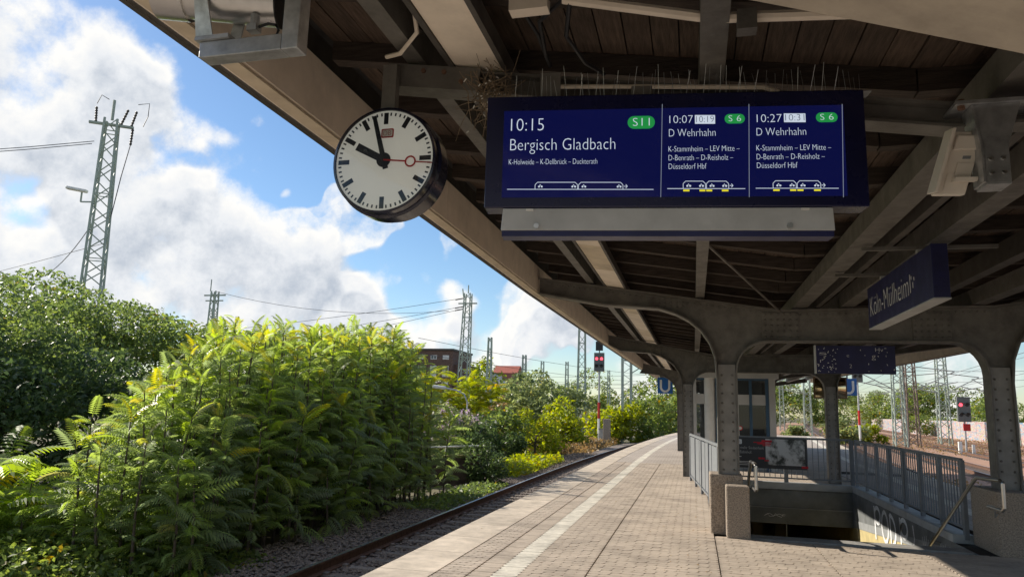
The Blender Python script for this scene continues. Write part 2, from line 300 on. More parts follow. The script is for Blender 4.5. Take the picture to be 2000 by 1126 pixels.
def build_ground():
    g = MB(); z = -1.1
    X0, X1, Y0, Y1 = .3, 3.7, 10.0, 32.0
    B = 1500
    for a in ((-B, X0, -60, B), (X1, B, -60, B), (X0, X1, -60, Y0), (X0, X1, Y1, B)):
        g.add([(a[0], a[2], z), (a[1], a[2], z), (a[1], a[3], z), (a[0], a[3], z)], [(0, 1, 2, 3)])
    m = mat('ground_soil', (.10, .095, .045), .95, var=.3, scale=.5, bump=.4, bscale=6, col2=(.16, .13, .08))
    struct(g.build('ground', m))
    # platform body
    ys = sorted(set(list(np.arange(-8, 67, 2.)) + [ST[2], ST[3]]))
    p = MB()
    for a, b in zip(ys[:-1], ys[1:]):
        cells = [(ex(a), ex(b), ST[0], ST[0]), (ST[1], ST[1], rx(a), rx(b))]
        if not (a >= ST[2] - .01 and b <= ST[3] + .01): cells.append((ST[0], ST[0], ST[1], ST[1]))
        for (x0a, x0b, x1a, x1b) in cells: p.add([(x0a, a, -.031), (x1a, a, -.031), (x1b, b, -.031), (x0b, b, -.031)], [(0, 1, 2, 3)])
        p.add([(ex(a) + .06, a, -1.1), (ex(b) + .06, b, -1.1), (ex(b) + .06, b, -.031), (ex(a) + .06, a, -.031)], [(0, 3, 2, 1)])
        p.add([(rx(a), a, -1.1), (rx(b), b, -1.1), (rx(b), b, -.031), (rx(a), a, -.031)], [(0, 1, 2, 3)])
    plat = D.objects.new('platform', D.meshes.new('platform')); plat.data.from_pydata(p.v, [], p.f); plat.data.materials.append(BED); COL.objects.link(plat); struct(plat)
    tag(plat, 'long curved island platform with concrete pavers and stair opening')
    # plain paving sheets where single pavers are too far (or outside the picture) to tell apart
    far = MB()
    def sheet(y0, y1, fx0, fx1, z=0.0, mb=far):
        yy = np.arange(y0, y1 + .01, min(2., y1 - y0))
        for a, b in zip(yy[:-1], yy[1:]): mb.add([(fx0(a), a, z), (fx1(a), a, z), (fx1(b), b, z), (fx0(b), b, z)], [(0, 1, 2, 3)])
    sheet(-8, 5, lambda y: ex(y) + .6, lambda y: rx(y) - .02)
    sheet(24, 66, lambda y: ex(y) + .6, lambda y: -1.93 + curve(y)); sheet(24, 66, lambda y: -1.69 + curve(y), lambda y: rx(y) - .6)
    sheet(5, 24, lambda y: 4.0, lambda y: rx(y) - .6)
    m = D.materials.new('far_paving'); m.use_nodes = True; N = m.node_tree.nodes; L = m.node_tree.links; b = N['Principled BSDF']; b.inputs['Roughness'].default_value = .85
    tc = N.new('ShaderNodeTexCoord'); br = N.new('ShaderNodeTexBrick'); L.new(tc.outputs['Object'], br.inputs[0]); br.inputs['Scale'].default_value = 1; br.inputs['Brick Width'].default_value = .2; br.inputs['Row Height'].default_value = .15; br.inputs['Mortar Size'].default_value = .006
    br.inputs['Color1'].default_value = (.42, .36, .305, 1); br.inputs['Color2'].default_value = (.37, .315, .265, 1); br.inputs['Mortar'].default_value = (.2, .17, .14, 1)
    no = N.new('ShaderNodeTexNoise'); no.inputs['Scale'].default_value = .7; no.inputs['Detail'].default_value = 6; L.new(tc.outputs['Object'], no.inputs[0])
    mx = N.new('ShaderNodeMix'); mx.data_type = 'RGBA'; mx.blend_type = 'MULTIPLY'; mx.inputs[0].default_value = .5; L.new(br.outputs[0], mx.inputs[6]); L.new(no.outputs[0], mx.inputs[7]); 
    ga = N.new('ShaderNodeHueSaturation'); ga.inputs['Value'].default_value = 1.35; L.new(mx.outputs[2], ga.inputs['Color']); L.new(ga.outputs[0], b.inputs['Base Color'])
    struct(link('far_paving', far.mesh('far_paving'), m, plat))
    wl = MB(); sheet(24, 66, lambda y: -1.93 + curve(y), lambda y: -1.69 + curve(y), 0.0, wl); sheet(5, 66, lambda y: rx(y) - 1.3, lambda y: rx(y) - 1.02, .004, wl)
    struct(wl.build('white_line', PAVEW, plat))
    re = MB(); sheet(-8, 66, lambda y: rx(y) - .6, lambda y: rx(y), .002, re); struct(re.build('edge_strip', EDGE, plat))
    # edge slabs, one by one
    y = -6.
    while y < 65:
        b = y + 1.0 - .008
        s = MB().hexa([(ex(y), y, -.12), (ex(y) + .585, y, -.12), (ex(b) + .585, b, -.12), (ex(b), b, -.12), (ex(y), y, .002), (ex(y) + .585, y, .002), (ex(b) + .585, b, .002), (ex(b), b, .002)])
        s.build('edge_slab', EDGE, plat); y += 1.0
    # pavers in bands between the long joints
    bands = [(-2.475, -2.163), (-2.15, -1.93), (-1.93, -1.69), (-1.69, -1.063), (-1.05, .24), (.252, 1.445), (1.457, 2.69), (2.702, 3.98)]
    cand = []
    ph = .105
    for bi, (x0, x1) in enumerate(bands):
        n = max(1, round((x1 - x0) / .2)); w = (x1 - x0) / n
        r = 0; y = 5.0
        while y < 24:
            xs = [x0 + w * k for k in range(n + 1)] if r % 2 == 0 or n == 1 else [x0] + [x0 + w * (k + .5) for k in range(n)] + [x1]
            for a, b in zip(xs[:-1], xs[1:]):
                cx, cy = (a + b) / 2, y + ph / 2
                if b > ST[0] - .02 and a < ST[1] + .7 and ST[2] - .15 < cy < ST[3] + .3 : continue
                if cy > 10.4 and a > .2 and cy < 17.8: continue
                cand.append((cx, cy, b - a, bi))
            y += ph; r += 1
    shapes = {}
    def pv(w, h=ph):
        g = .0006; c = .032; a = w / 2 - g / 2; b = h / 2 - g / 2; e = .0012
        o = [(-a + c * .5, -b), (a - c, -b), (a, -b + c * .9), (a, b - .004), (a - .004, b), (-a + c, b), (-a, b - c * .9), (-a, -b + .004)]
        top = [(x * (1 - e / a * .6), y * (1 - e / b * .6), 0) for x, y in o]; bot = [(x, y, -.005) for x, y in o]; low = [(x, y, -.03) for x, y in o]
        fs = [tuple(range(8))] + [(i + 8, (i + 1) % 8 + 8, (i + 1) % 8, i) for i in range(8)] + [(i + 16, (i + 1) % 8 + 16, (i + 1) % 8 + 8, i + 8) for i in range(8)]
        return top + bot + low, fs
    cand.sort(key=lambda c: (c[1]) + abs(c[0] + .3) * .6)
    cand = [c for c in cand if c[1] > 5.6]
    rest = {False: MB(), True: MB()}
    for i, (cx, cy, w, bi) in enumerate(cand):
        key = (round(w, 3), bi == 2); dz = random.uniform(-.0015, .0015)
        if i < 300:
            if key not in shapes:
                v, f = pv(w); me = D.meshes.new('paver'); me.from_pydata(v, [], f); me.materials.append(PAVEW if bi == 2 else PAVE); shapes[key] = me
            o = D.objects.new('paver', shapes[key]); COL.objects.link(o); o.parent = plat; o.location = (cx, cy, dz)
        else:
            v, f = pv(w); rest[bi == 2].add([(x + cx, y + cy, z + dz) for x, y, z in v], f)
    for k, b in rest.items():
        me = D.meshes.new('pavers'); me.from_pydata(b.v, [], b.f); stuff(link('pavers', me, PAVEW if k else PAVE, plat))
    return plat
PLAT = build_ground()

# ------------------------------------------------------------------ tracks and ballast
def build_tracks():
    bal = mat('ballast_stone', (.26, .215, .185), .95, var=.35, scale=14, bump=.6, bscale=30, col2=(.13, .105, .09), thr=(.35, .65))
    balr = mat('ballast_rusty', (.50, .29, .19), .95, var=.3, scale=1.2, bump=.8, bscale=14, col2=(.36, .22, .15), thr=(.3, .7))
    b = MB(); ys = np.arange(-8, 130, 2.)
    for a, c in zip(ys[:-1], ys[1:]): b.add([(ex(a) - 4.1, a, -.99), (ex(a) + .05, a, -.99), (ex(c) + .05, c, -.99), (ex(c) - 4.1, c, -.99)], [(0, 1, 2, 3)])
    struct(b.build('ballast_bed', bal))
    b = MB(); ys = np.arange(-8, 320, 4.)
    for a, c in zip(ys[:-1], ys[1:]): fx = (lambda q: rx(q)) if a < 66 else (lambda q: ex(q) + .5 if q < 125 else rx(q) - 6); b.add([(fx(a), a, -.97), (rx(a) + 27, a, -.97), (rx(c) + 27, c, -.97), (fx(c), c, -.97)], [(0, 1, 2, 3)])
    struct(b.build('yard_ballast', balr))
    prof = [(-.07, -.17), (.07, -.17), (.07, -.155), (.012, -.13), (.012, -.045), (.036, -.032), (.036, 0), (-.036, 0), (-.036, -.032), (-.012, -.045), (-.012, -.13), (-.07, -.155)]
    def rail(fx, y0, y1, step, parent, z=-.76):
        ys = np.arange(y0, y1 + .1, step); n = len(prof); m = MB()
        for y in ys: m.v += [(fx(y) + px, y, z + pz) for px, pz in prof]
        for i in range(len(ys) - 1):
            for k in range(n): k2 = (k + 1) % n; m.f.append((i * n + k, i * n + k2, (i + 1) * n + k2, (i + 1) * n + k))
        o = m.build('rail', RUST, parent)
        h = MB()
        for a, c in zip(ys[:-1], ys[1:]): h.add([(fx(a) - .03, a, z + .002), (fx(a) + .03, a, z + .002), (fx(c) + .03, c, z + .002), (fx(c) - .03, c, z + .002)], [(0, 1, 2, 3)])
        par(h.build('rail_head', RAILTOP), o); return o
    def track(fc, y0, y1, step, label, nslp, slabel):
        t = thing('railway_track', label, 'railway track', (fc(y0), y0, -.95), 'railway tracks beside the platform')
        for s in (-.7535, .7535): rail(lambda y: fc(y) + s, y0, y1, step, t)
        me = MB().hexa([(-1.25, -.13, -.2), (1.25, -.13, -.2), (1.25, .13, -.2), (-1.25, .13, -.2), (-1.25, -.09, 0), (1.25, -.09, 0), (1.25, .09, 0), (-1.25, .09, 0)]).mesh('sleeper'); me.materials.append(mat('sleeper', (.24, .20, .17), .9, var=.25, scale=10, bump=.4))
        if nslp > 80:
            cb = MB(); cb.v = [tuple(q.co) for q in me.vertices]; cb.f = [tuple(p.vertices) for p in me.polygons]
            for s_ in (-.7535, .7535):
                for e_ in (-.11, .11): cb.box(s_ + e_ - .04, s_ + e_ + .04, -.05, .05, -.002, .035)
            m2 = cb.mesh('sleeper'); m2.materials.append(me.materials[0]); me = m2
        rest = MB(); y = y0 + .3; k = 0
        while y < y1:
            if k < nslp:
                o = D.objects.new('sleeper', me); COL.objects.link(o); o.location = (fc(y), y, -.935); par(o, t)
            else:
                rest.box(fc(y) - 1.25, fc(y) + 1.25, y - .1, y + .1, -1., -.935)
            y += .62; k += 1
        if rest.v: stuff(rest.build('sleepers', me.materials[0], t))
    track(lambda y: ex(y) - 1.68, 2, 128, 3, 'single rusty track in grey ballast along the left platform edge', 90, '')
    for i, o in enumerate((1.7, 6.2, 11.0, 16.0)):
        track(lambda y, o=o: rx(y) + o, 8, 300, 6, ['nearest track on the right, seen through the grey stair railing', 'second track right of the platform, on rusty red ballast', 'third track right of the platform, in front of the lattice masts', 'farthest track on the right, nearest the graffiti wall'][i], 60 if i == 0 else 0, '')
    # loose ballast stones
    def stones(name, n, fx, y0, y1, zb, size, m, power=1.8):
        yy = y0 + (y1 - y0) * rng.random(n) ** power; xx = np.array([fx(y) for y in yy]); 
        ico = np.array([(0, 0, 1), (.9, 0, .25), (.25, .85, .3), (-.75, .5, .2), (-.7, -.55, .3), (.3, -.85, .2), (0, 0, -.6)]); fc = np.array([(0, 1, 2), (0, 2, 3), (0, 3, 4), (0, 4, 5), (0, 5, 1), (6, 2, 1), (6, 3, 2), (6, 4, 3), (6, 5, 4), (6, 1, 5)])
        V = ico[None] * (1 + .35 * (rng.random((n, 7, 1)) - .5)) * (size * (.6 + .8 * rng.random((n, 1, 1)))) * np.array([1, 1, .75])
        a = rng.random(n) * 6.28; ca, sa = np.cos(a)[:, None], np.sin(a)[:, None]
        X = V[:, :, 0] * ca - V[:, :, 1] * sa + xx[:, None]; Y = V[:, :, 0] * sa + V[:, :, 1] * ca + yy[:, None]; Z = V[:, :, 2] + zb + rng.random((n, 1)) * .03
        P = np.stack([X, Y, Z], -1).reshape(-1, 3); Fc = (fc[None] + 7 * np.arange(n)[:, None, None]).reshape(-1, 3)
        me = D.meshes.new(name); me.from_pydata(P.tolist(), [], Fc.tolist()); return stuff(link(name, me, m))
    o = stones('ballast_stones', 26000, lambda y: ex(y) - .9 - 3.6 * random.random(), 6, 45, -.98, .038, bal)
    tag(o, 'loose grey ballast stones around the left track', 'ballast')
build_tracks()

# ------------------------------------------------------------------ canopy
def ztop(X, zt=3.58, zv=3.06):
    if X < 1.18: return zv + (zt - zv) * (1.18 - X) / 3.46
    if X < 4.1: return zv + .04 * (X - 1.18) / 2.9
    return zv + .04 + .15 * (X - 4.1)
def build_canopy():
    cn = thing('platform_canopy', 'dark riveted steel platform canopy with wooden plank ceiling on arched columns', 'canopy', (2, 10.7, 0))
    TR = 6.75
    def arc(cx, zs, r, a0, a1, n=7, ry=None):
        return [(cx + r * math.cos(rad(a0 + (a1 - a0) * k / n)), zs + (ry or r) * math.sin(rad(a0 + (a1 - a0) * k / n))) for k in range(n + 1)]
    def frame(Y, cl, cr, tl, tr, base, rivets, dz=0, dzr=0, lc=None, fm=None):
        hw = .13; zb = 2.63 + dz
        top = [(tl, ztop(-2.28) + dz)] + [(cl + (1.18 - .46), 3.06 + dz), (cr, 3.1 + dz)] + [(tr, 3.1 + .15 * (tr - cr) + dz + dzr)]
        # lower edge, left tip to right tip, through both columns
        lc = lc or [(tl, 3.35 + dz), (cl - 1.75, 3.17 + dz), (cl - .95, 3.11 + dz), (cl - .7, 3.03 + dz), (cl - .5, 2.92 + dz), (cl - .34, 2.78 + dz), (cl - .22, 2.6 + dz), (cl - .15, 2.4 + dz), (cl - hw, 2.1 + dz), (cl - hw, base)]
        mid = [(cl + hw, base), (cl + hw, 2.15 + dz)] + arc(cl + hw + .42, 2.2 + dz, .42, 180, 90, 7, zb - 2.2 - dz) + arc(cr - hw - .42, 2.2 + dz, .42, 90, 0, 7, zb - 2.2 - dz) + [(cr - hw, 2.15 + dz), (cr - hw, base)]
        rc = [(cr + hw, base), (cr + hw, 2.1 + dz), (cr + .16, 2.4 + dz), (cr + .24, 2.62 + dz), (cr + .36, 2.8 + dz), (cr + .55, 2.95 + dz), (cr + .85, 3.04 + dz), (tr, 2.93 + .14 * (tr - cr) + dz + dzr)]
        fr = MB().prism(lc + mid + rc + top[::-1], Y - .012, Y + .012).build('frame', STEEL, cn)
        fl = MB(); fl.ribbon(lc, Y - .12, Y + .12, .022); fl.ribbon(mid, Y - .12, Y + .12, .022); fl.ribbon(rc, Y - .12, Y + .12, .022)
        par(fl.build('flange', fm or STEEL), fr)
        par(MB().ribbon([(x, z) for x, z in top], Y - .13, Y + .13, .024).build('top_flange', STEEL), fr)
        # column face plates, splice plates and angles
        colp = mat('column_paint', (.25, .24, .225), .5, var=.12, scale=5, bump=.1, grime=.35)
        def plate(*q): par(MB().box(*q).build('plate', colp if q[5] < 2.4 else STEEL), fr)
        for c in (cl, cr):
            plate(c - .118, c + .118, Y - .075, Y - .06, base + .01, 2.3 + dz); plate(c - .118, c + .118, Y + .06, Y + .075, base + .01, 2.3 + dz)
        for x0, x1 in ((cl - .98, cl - .55), (cl + .5, cl + .98), (cr - .98, cr - .5)):
            zz = (2.66 + dz, 3.04 + dz) if x0 > cl else (3.12 + dz, 3.28 + dz)
            plate(x0, x1, Y - .03, Y - .0125, *zz)
        if rivets:
            rv = MB(); R_ = []
            def riv(x, z, y): R_.append((x, y, z))
            for c in (cl, cr):
                for s in (-.07, .07):
                    z = base + .1
                    while z < 2.25: riv(c + s, z, Y - .075); z += .13
            for x0, x1, z0, z1 in ((cl + .54, cl + .96, 2.7, 3.02), (cr - .95, cr - .54, 2.7, 3.02)):
                for i in range(6):
                    for j in range(5): riv(x0 + (x1 - x0) * i / 5, z0 + (z1 - z0) * j / 4, Y - .03)
            for i in range(5):
                for j in range(3): riv(cl - .94 + .35 * i / 4, 3.145 + .11 * j / 2, Y - .03)
            x = tl + .1
            while x < cr:
                zt = np.interp(x, [p[0] for p in top], [p[1] for p in top]); riv(x, zt - .05, Y - .0125); x += .085
            for (x, y, z) in R_:
                ring = [(x + .017 * math.cos(k * 1.047), y, z + .017 * math.sin(k * 1.047)) for k in range(6)]
                ring2 = [(x + .010 * math.cos(k * 1.047), y - .012, z + .010 * math.sin(k * 1.047)) for k in range(6)]
                rv.add(ring + ring2, [(k, (k + 1) % 6, (k + 1) % 6 + 6, k + 6) for k in range(6)] + [tuple(range(6, 12))])
            r = rv.build('rivets', STEEL); stuff(r); par(r, fr)
    frame(2.08, 1.43, 4.83, -2.28, 6.9, .0, False, lc=[(-2.28, 3.4), (-.9, 3.2), (-.3, 3.06), (.21, 2.9), (.53, 2.79), (.93, 2.65), (1.15, 2.5), (1.25, 2.3), (1.3, 2.1), (1.3, 0)], fm=mat('flange_beige', (.42, .36, .29), .6, var=.1, scale=3, grime=.35))
    frame(10.7, .46, 3.87, -2.28, 6.75, .75, True)
    frame(19.65, -.15, 3.35, -2.24, 6.7, .0, True, .06, .0)
    frame(32.5, -.56, 2.95, -2.16, 6.1, .0, False, .15)
    frame(42, -.3, 3.3, -1.85, 6.0, .0, False, .15)
    FY = [-1.5, 2.08, 10.7, 19.65, 32.5, 42]
    dzs = [0, 0, 0, .06, .15, .15]
    tlx = [-2.28, -2.28, -2.28, -2.24, -2.16, -1.85]
    # long members, bay by bay
    purl = [(-1.53, -1.43, .2, STEEL), (.05, .17, .2, STEEL), (1.36, 1.55, .17, STEEL), (1.66, 1.72, .1, STEELD), (1.98, 2.16, .2, STEEL), (2.9, 3.02, .2, STEELD), (3.6, 3.78, .2, STEEL), (4.9, 5.02, .2, STEEL), (5.9, 6.0, .2, STEEL)]
    for i in range(len(FY) - 1):
        a, b = FY[i] + .001, FY[i + 1] - .001; za, zb = dzs[i] + .014, dzs[i + 1] + .014
        if i >= 1: a += 0
        for x0, x1, h, m in purl:
            z0 = ztop(x0); z1 = ztop(x1); lo = min(z0, z1) + .0; z0 = z1 = (z0 + z1) / 2 + .02
            p = MB().hexa([(x0, a, z0 + za), (x1, a, z1 + za), (x1, b, z1 + zb), (x0, b, z0 + zb), (x0, a, z0 + h + za), (x1, a, z1 + h + za), (x1, b, z1 + h + zb), (x0, b, z0 + h + zb)])
            p.build('purlin', m, cn)
        # wide duct with panels
        L_ = b - a; n = max(2, round(L_ / 1.5)); z0 = ztop(-1.11) + .01
        for k in range(n):
            ya = a + L_ * k / n + .004; yb = a + L_ * (k + 1) / n - .004; fa = za + (zb - za) * (ya - a) / L_; fb = za + (zb - za) * (yb - a) / L_
            p = MB().hexa([(-1.245, ya, z0 + fa + .02), (-.975, ya, z0 + fa - .02), (-.975, yb, z0 + fb - .02), (-1.245, yb, z0 + fb + .02), (-1.245, ya, z0 + .16 + fa), (-.975, ya, z0 + .12 + fa), (-.975, yb, z0 + .12 + fb), (-1.245, yb, z0 + .16 + fb)])
            p.build('duct_panel', CREAM if (k % 3 == 1) else BEIGE, cn)
        for xx in (-1.262, -.958):
            MB().beam((xx, a, ztop(xx) + za + .045), (xx, b, ztop(xx) + zb + .045), .028, .1).build('duct_edge', STEELD, cn)
        # fascia: panels with joints, drip edge
        n = max(1, round(L_ / 4.3))
        for side in (0, 1):
            for k in range(n):
                ya = a + L_ * k / n + .003; yb = a + L_ * (k + 1) / n - .003; ta, tb = (ya - a) / L_, (yb - a) / L_
                fa = za + (zb - za) * ta; fb = za + (zb - za) * tb
                xa = tlx[i] + (tlx[i + 1] - tlx[i]) * ta; xb = tlx[i] + (tlx[i + 1] - tlx[i]) * tb; s = 1; zl = 3.37
                if side: xa = xb = 6.75 - max(0, ya - 21) * .03; xb = 6.75 - max(0, yb - 21) * .03; s = -1; zl = 3.30
                P = [(xa - .13 * s, ya, zl - .03 + fa), (xa - .02 * s, ya, zl + fa), (xb - .02 * s, yb, zl + fb), (xb - .13 * s, yb, zl - .03 + fb), (xa - .13 * s, ya, zl + .46 + fa), (xa - .02 * s, ya, zl + .39 + fa), (xb - .02 * s, yb, zl + .39 + fb), (xb - .13 * s, yb, zl + .46 + fb)]
                MB().hexa(P).build('fascia', BEIGE, cn)
                MB().hexa([(xa - .14 * s, ya, zl + .461 + fa), (xa - .1 * s, ya, zl + .461 + fa), (xb - .1 * s, yb, zl + .461 + fb), (xb - .14 * s, yb, zl + .461 + fb), (xa - .14 * s, ya, zl + .66 + fa), (xa - .1 * s, ya, zl + .66 + fa), (xb - .1 * s, yb, zl + .66 + fb), (xb - .14 * s, yb, zl + .66 + fb)]).build('fascia_backing', STEELD, cn)
                MB().beam((xa - .075 * s, ya, zl - .022 + fa), (xb - .075 * s, yb, zl - .022 + fb), .1, .012).build('soffit_strip', CREAM, cn)
                MB().beam((xa - .16 * s, ya, zl - .02 + fa), (xb - .16 * s, yb, zl - .02 + fb), .03, .05).build('drip_edge', STEELD, cn)
    # joists across, and planks above them
    y = .75
    while y < 42:
        dz = float(np.interp(y, FY, dzs)); h = .13
        for (xa, xb) in ((-2.26, 1.16), (1.17, 4.1), (4.11, 6.6)):
            za, zb = ztop(xa) + .235 + dz, ztop(xb) + .235 + dz
            MB().hexa([(xa, y - .05, za), (xb, y - .05, zb), (xb, y + .05, zb), (xa, y + .05, za), (xa, y - .05, za + h), (xb, y - .05, zb + h), (xb, y + .05, zb + h), (xa, y + .05, za + h)]).build('joist', JOIST, cn)
        y += .81
    x = -2.27
    segs = [(-1.2, 5.15), (5.155, 11.6), (11.605, 20), (20.005, 42)]
    while x < 6.6:
        w = .148
        for (a, b) in segs:
            da, db = float(np.interp(a, FY, dzs)), float(np.interp(b, FY, dzs)); j = random.uniform(-.004, .004)
            if a > 20: w2 = w
            P = []
            for zz in (0, .025):
                P += [(x + .004, a, ztop(x) + .367 + da + zz + j), (x + w - .004, a, ztop(x + w) + .367 + da + zz + j), (x + w - .004, b, ztop(x + w) + .367 + db + zz + j), (x + .004, b, ztop(x) + .367 + db + zz + j)]
            MB().hexa(P).build('plank', WOOD, cn)
        x += w
    rf = MB(); xs = [-2.41, 1.18, 4.1, 6.9]
    for a, b in zip(xs[:-1], xs[1:]):
        for ya, yb in zip(FY[:-1], FY[1:]):
            da, db = float(np.interp(ya, FY, dzs)), float(np.interp(yb, FY, dzs)); sh = lambda X, Y: X - (max(0, Y - 21) * .03 if X > 6 else 0) + ((-2.28 - float(np.interp(Y, FY, tlx))) * -1 if X < -2 else 0)
            rf.add([(sh(a, ya), ya, ztop(a) + .42 + da), (sh(b, ya), ya, ztop(b) + .42 + da), (sh(b, yb), yb, ztop(b) + .42 + db), (sh(a, yb), yb, ztop(a) + .42 + db)], [(0, 1, 2, 3)])
    rf.build('roof_cover', mat('roof_felt', (.06, .06, .06), .9), cn)
    # diagonal tie rod and hanging bracket under the second bay, lamp tube and wiring near the front
    MB().tube([(-.2, 6.2, ztop(-.2) + .1), (1.2, 10.6, ztop(1.2) - .02)], .014, 6).build('tie_rod', STEEL, cn)
    MB().tube([(-1.42, 3.4, 3.62), (-2.05, 2.3, 3.74), (-2.1, 1.2, 3.75)], .016, 6).build('conduit', STEELD, cn)
    MB().tube([(-.55, 2.95, ztop(-.55) + .12), (.1, 2.97, ztop(.1) + .06), (1.6, 3.0, ztop(1.6) + .12), (3.0, 3.05, ztop(3) + .12)], .024, 8).build('conduit', BEIGE, cn)
    MB().box(-.8, -.62, 2.93, 3.0, 3.4, 3.46).build('junction_box', BEIGE, cn)
    MB().box(.2, .28, 2.93, 3.0, 3.2, 3.29).build('junction_box', STEEL, cn)
    for pts in ([(-.95, 2.9, 3.5), (-.8, 3.0, 3.52), (-.72, 3.2, 3.42), (-.7, 3.42, 3.36)], [(-.55, 2.95, 3.44), (-.68, 3.05, 3.4), (-.7, 3.3, 3.36), (-.7, 3.42, 3.36)], [(-.52, 2.95, 3.42), (-.56, 3.1, 3.34), (-.5, 3.3, 3.3), (-.42, 3.44, 3.3)]):
        MB().tube(pts, .011, 6).build('cable', BLACK, cn)
    MB().tube([(-1.35, 3.1, 3.62), (-1.36, 3.2, 3.5), (-1.5, 3.32, 3.46), (-1.6, 3.36, 3.47)], .012, 6).build('cable', BEIGE, cn)
    return cn
CN = build_canopy()

# ------------------------------------------------------------------ cross beam with board, clock, aerial
def build_crossbeam():
    t = thing('cross_beam', 'galvanised cross beam under the ceiling carrying clock and display', 'beam', (0, 3.5, 3.2))
    a = (-1.62, 3.54, ztop(-1.62) - .06); b = (1.18, 3.6, ztop(1.18) - .06); c = (3.9, 3.62, ztop(3.9) - .06)
    for p, q in ((a, b), (b, c)):
        MB().beam(p, q, .012, .11).build('web', STEEL, t)
        for dz in (.055, -.055): MB().beam((p[0], p[1], p[2] + dz), (q[0], q[1], q[2] + dz), .13, .014).build('flange', STEEL, t)
    MB().beam((-1.64, 3.47, ztop(-1.64) - .06), (-1.1, 3.47, ztop(-1.1) - .06), .012, .13).build('splice_plate', STEEL, t)
    MB().tube([(-.75, 3.46, 3.27), (-.4, 3.46, 3.24), (.35, 3.46, 3.17), (.42, 3.46, 3.14)], .011, 6).build('conduit', BEIGE, t)
    for x, z in ((-1.42, .03), (-1.3, .03), (-1.2, -.02)): MB().tube([(x, 3.465, ztop(x) - .06 + z), (x, 3.455, ztop(x) - .06 + z)], .014, 6).build('bolt', RUST, t)
build_crossbeam()

def build_nest():
    r3 = random.Random(9); t = thing('bird_nest_twigs', 'tangle of twigs from a bird nest wedged left of the display', 'nest', (-1.0, 3.5, 3.2)); b = MB(); f = MB()
    for k in range(150):
        c = Vector((r3.gauss(-1.02, .07), r3.gauss(3.45, .06), r3.gauss(3.24, .075))); d = Vector((r3.gauss(0, 1), r3.gauss(0, 1), r3.gauss(-.3, 1))).normalized() * r3.uniform(.03, .1)
        b.tube([c - d, c + Vector((r3.gauss(0, .01), 0, r3.gauss(0, .01))), c + d], r3.uniform(.0012, .0028), 4, False)
    stuff(b.build('twigs', mat('twig', (.2, .15, .1), .9, var=.3, scale=20), t))
    for k in range(26):
        c = Vector((r3.gauss(-1.0, .07), r3.gauss(3.43, .05), r3.gauss(3.22, .08))); l = r3.uniform(.006, .016); f.beam(c, c + Vector((l, 0, r3.gauss(0, .01))), .002, .006)
    stuff(f.build('down_feathers', mat('feather', (.6, .58, .54), .8), t))
build_nest()

def emis(name, col, s=1.0):
    return mat(name, tuple(c * .3 for c in col), .14, var=.0, spec=.5, emit=(*col, s))
LCDW = emis('lcd_white', (.55, .62, .72), .58); LCDG = emis('lcd_green', (.01, .16, .035), .9); LCDY = emis('lcd_yellow', (.55, .5, .02), .8); LCDN = emis('lcd_navy', (.002, .003, .02), 1.); LCDD = emis('lcd_divider', (.3, .34, .42), .4)
LCDB = emis('lcd_background', (.002, .0028, .027), 1.)

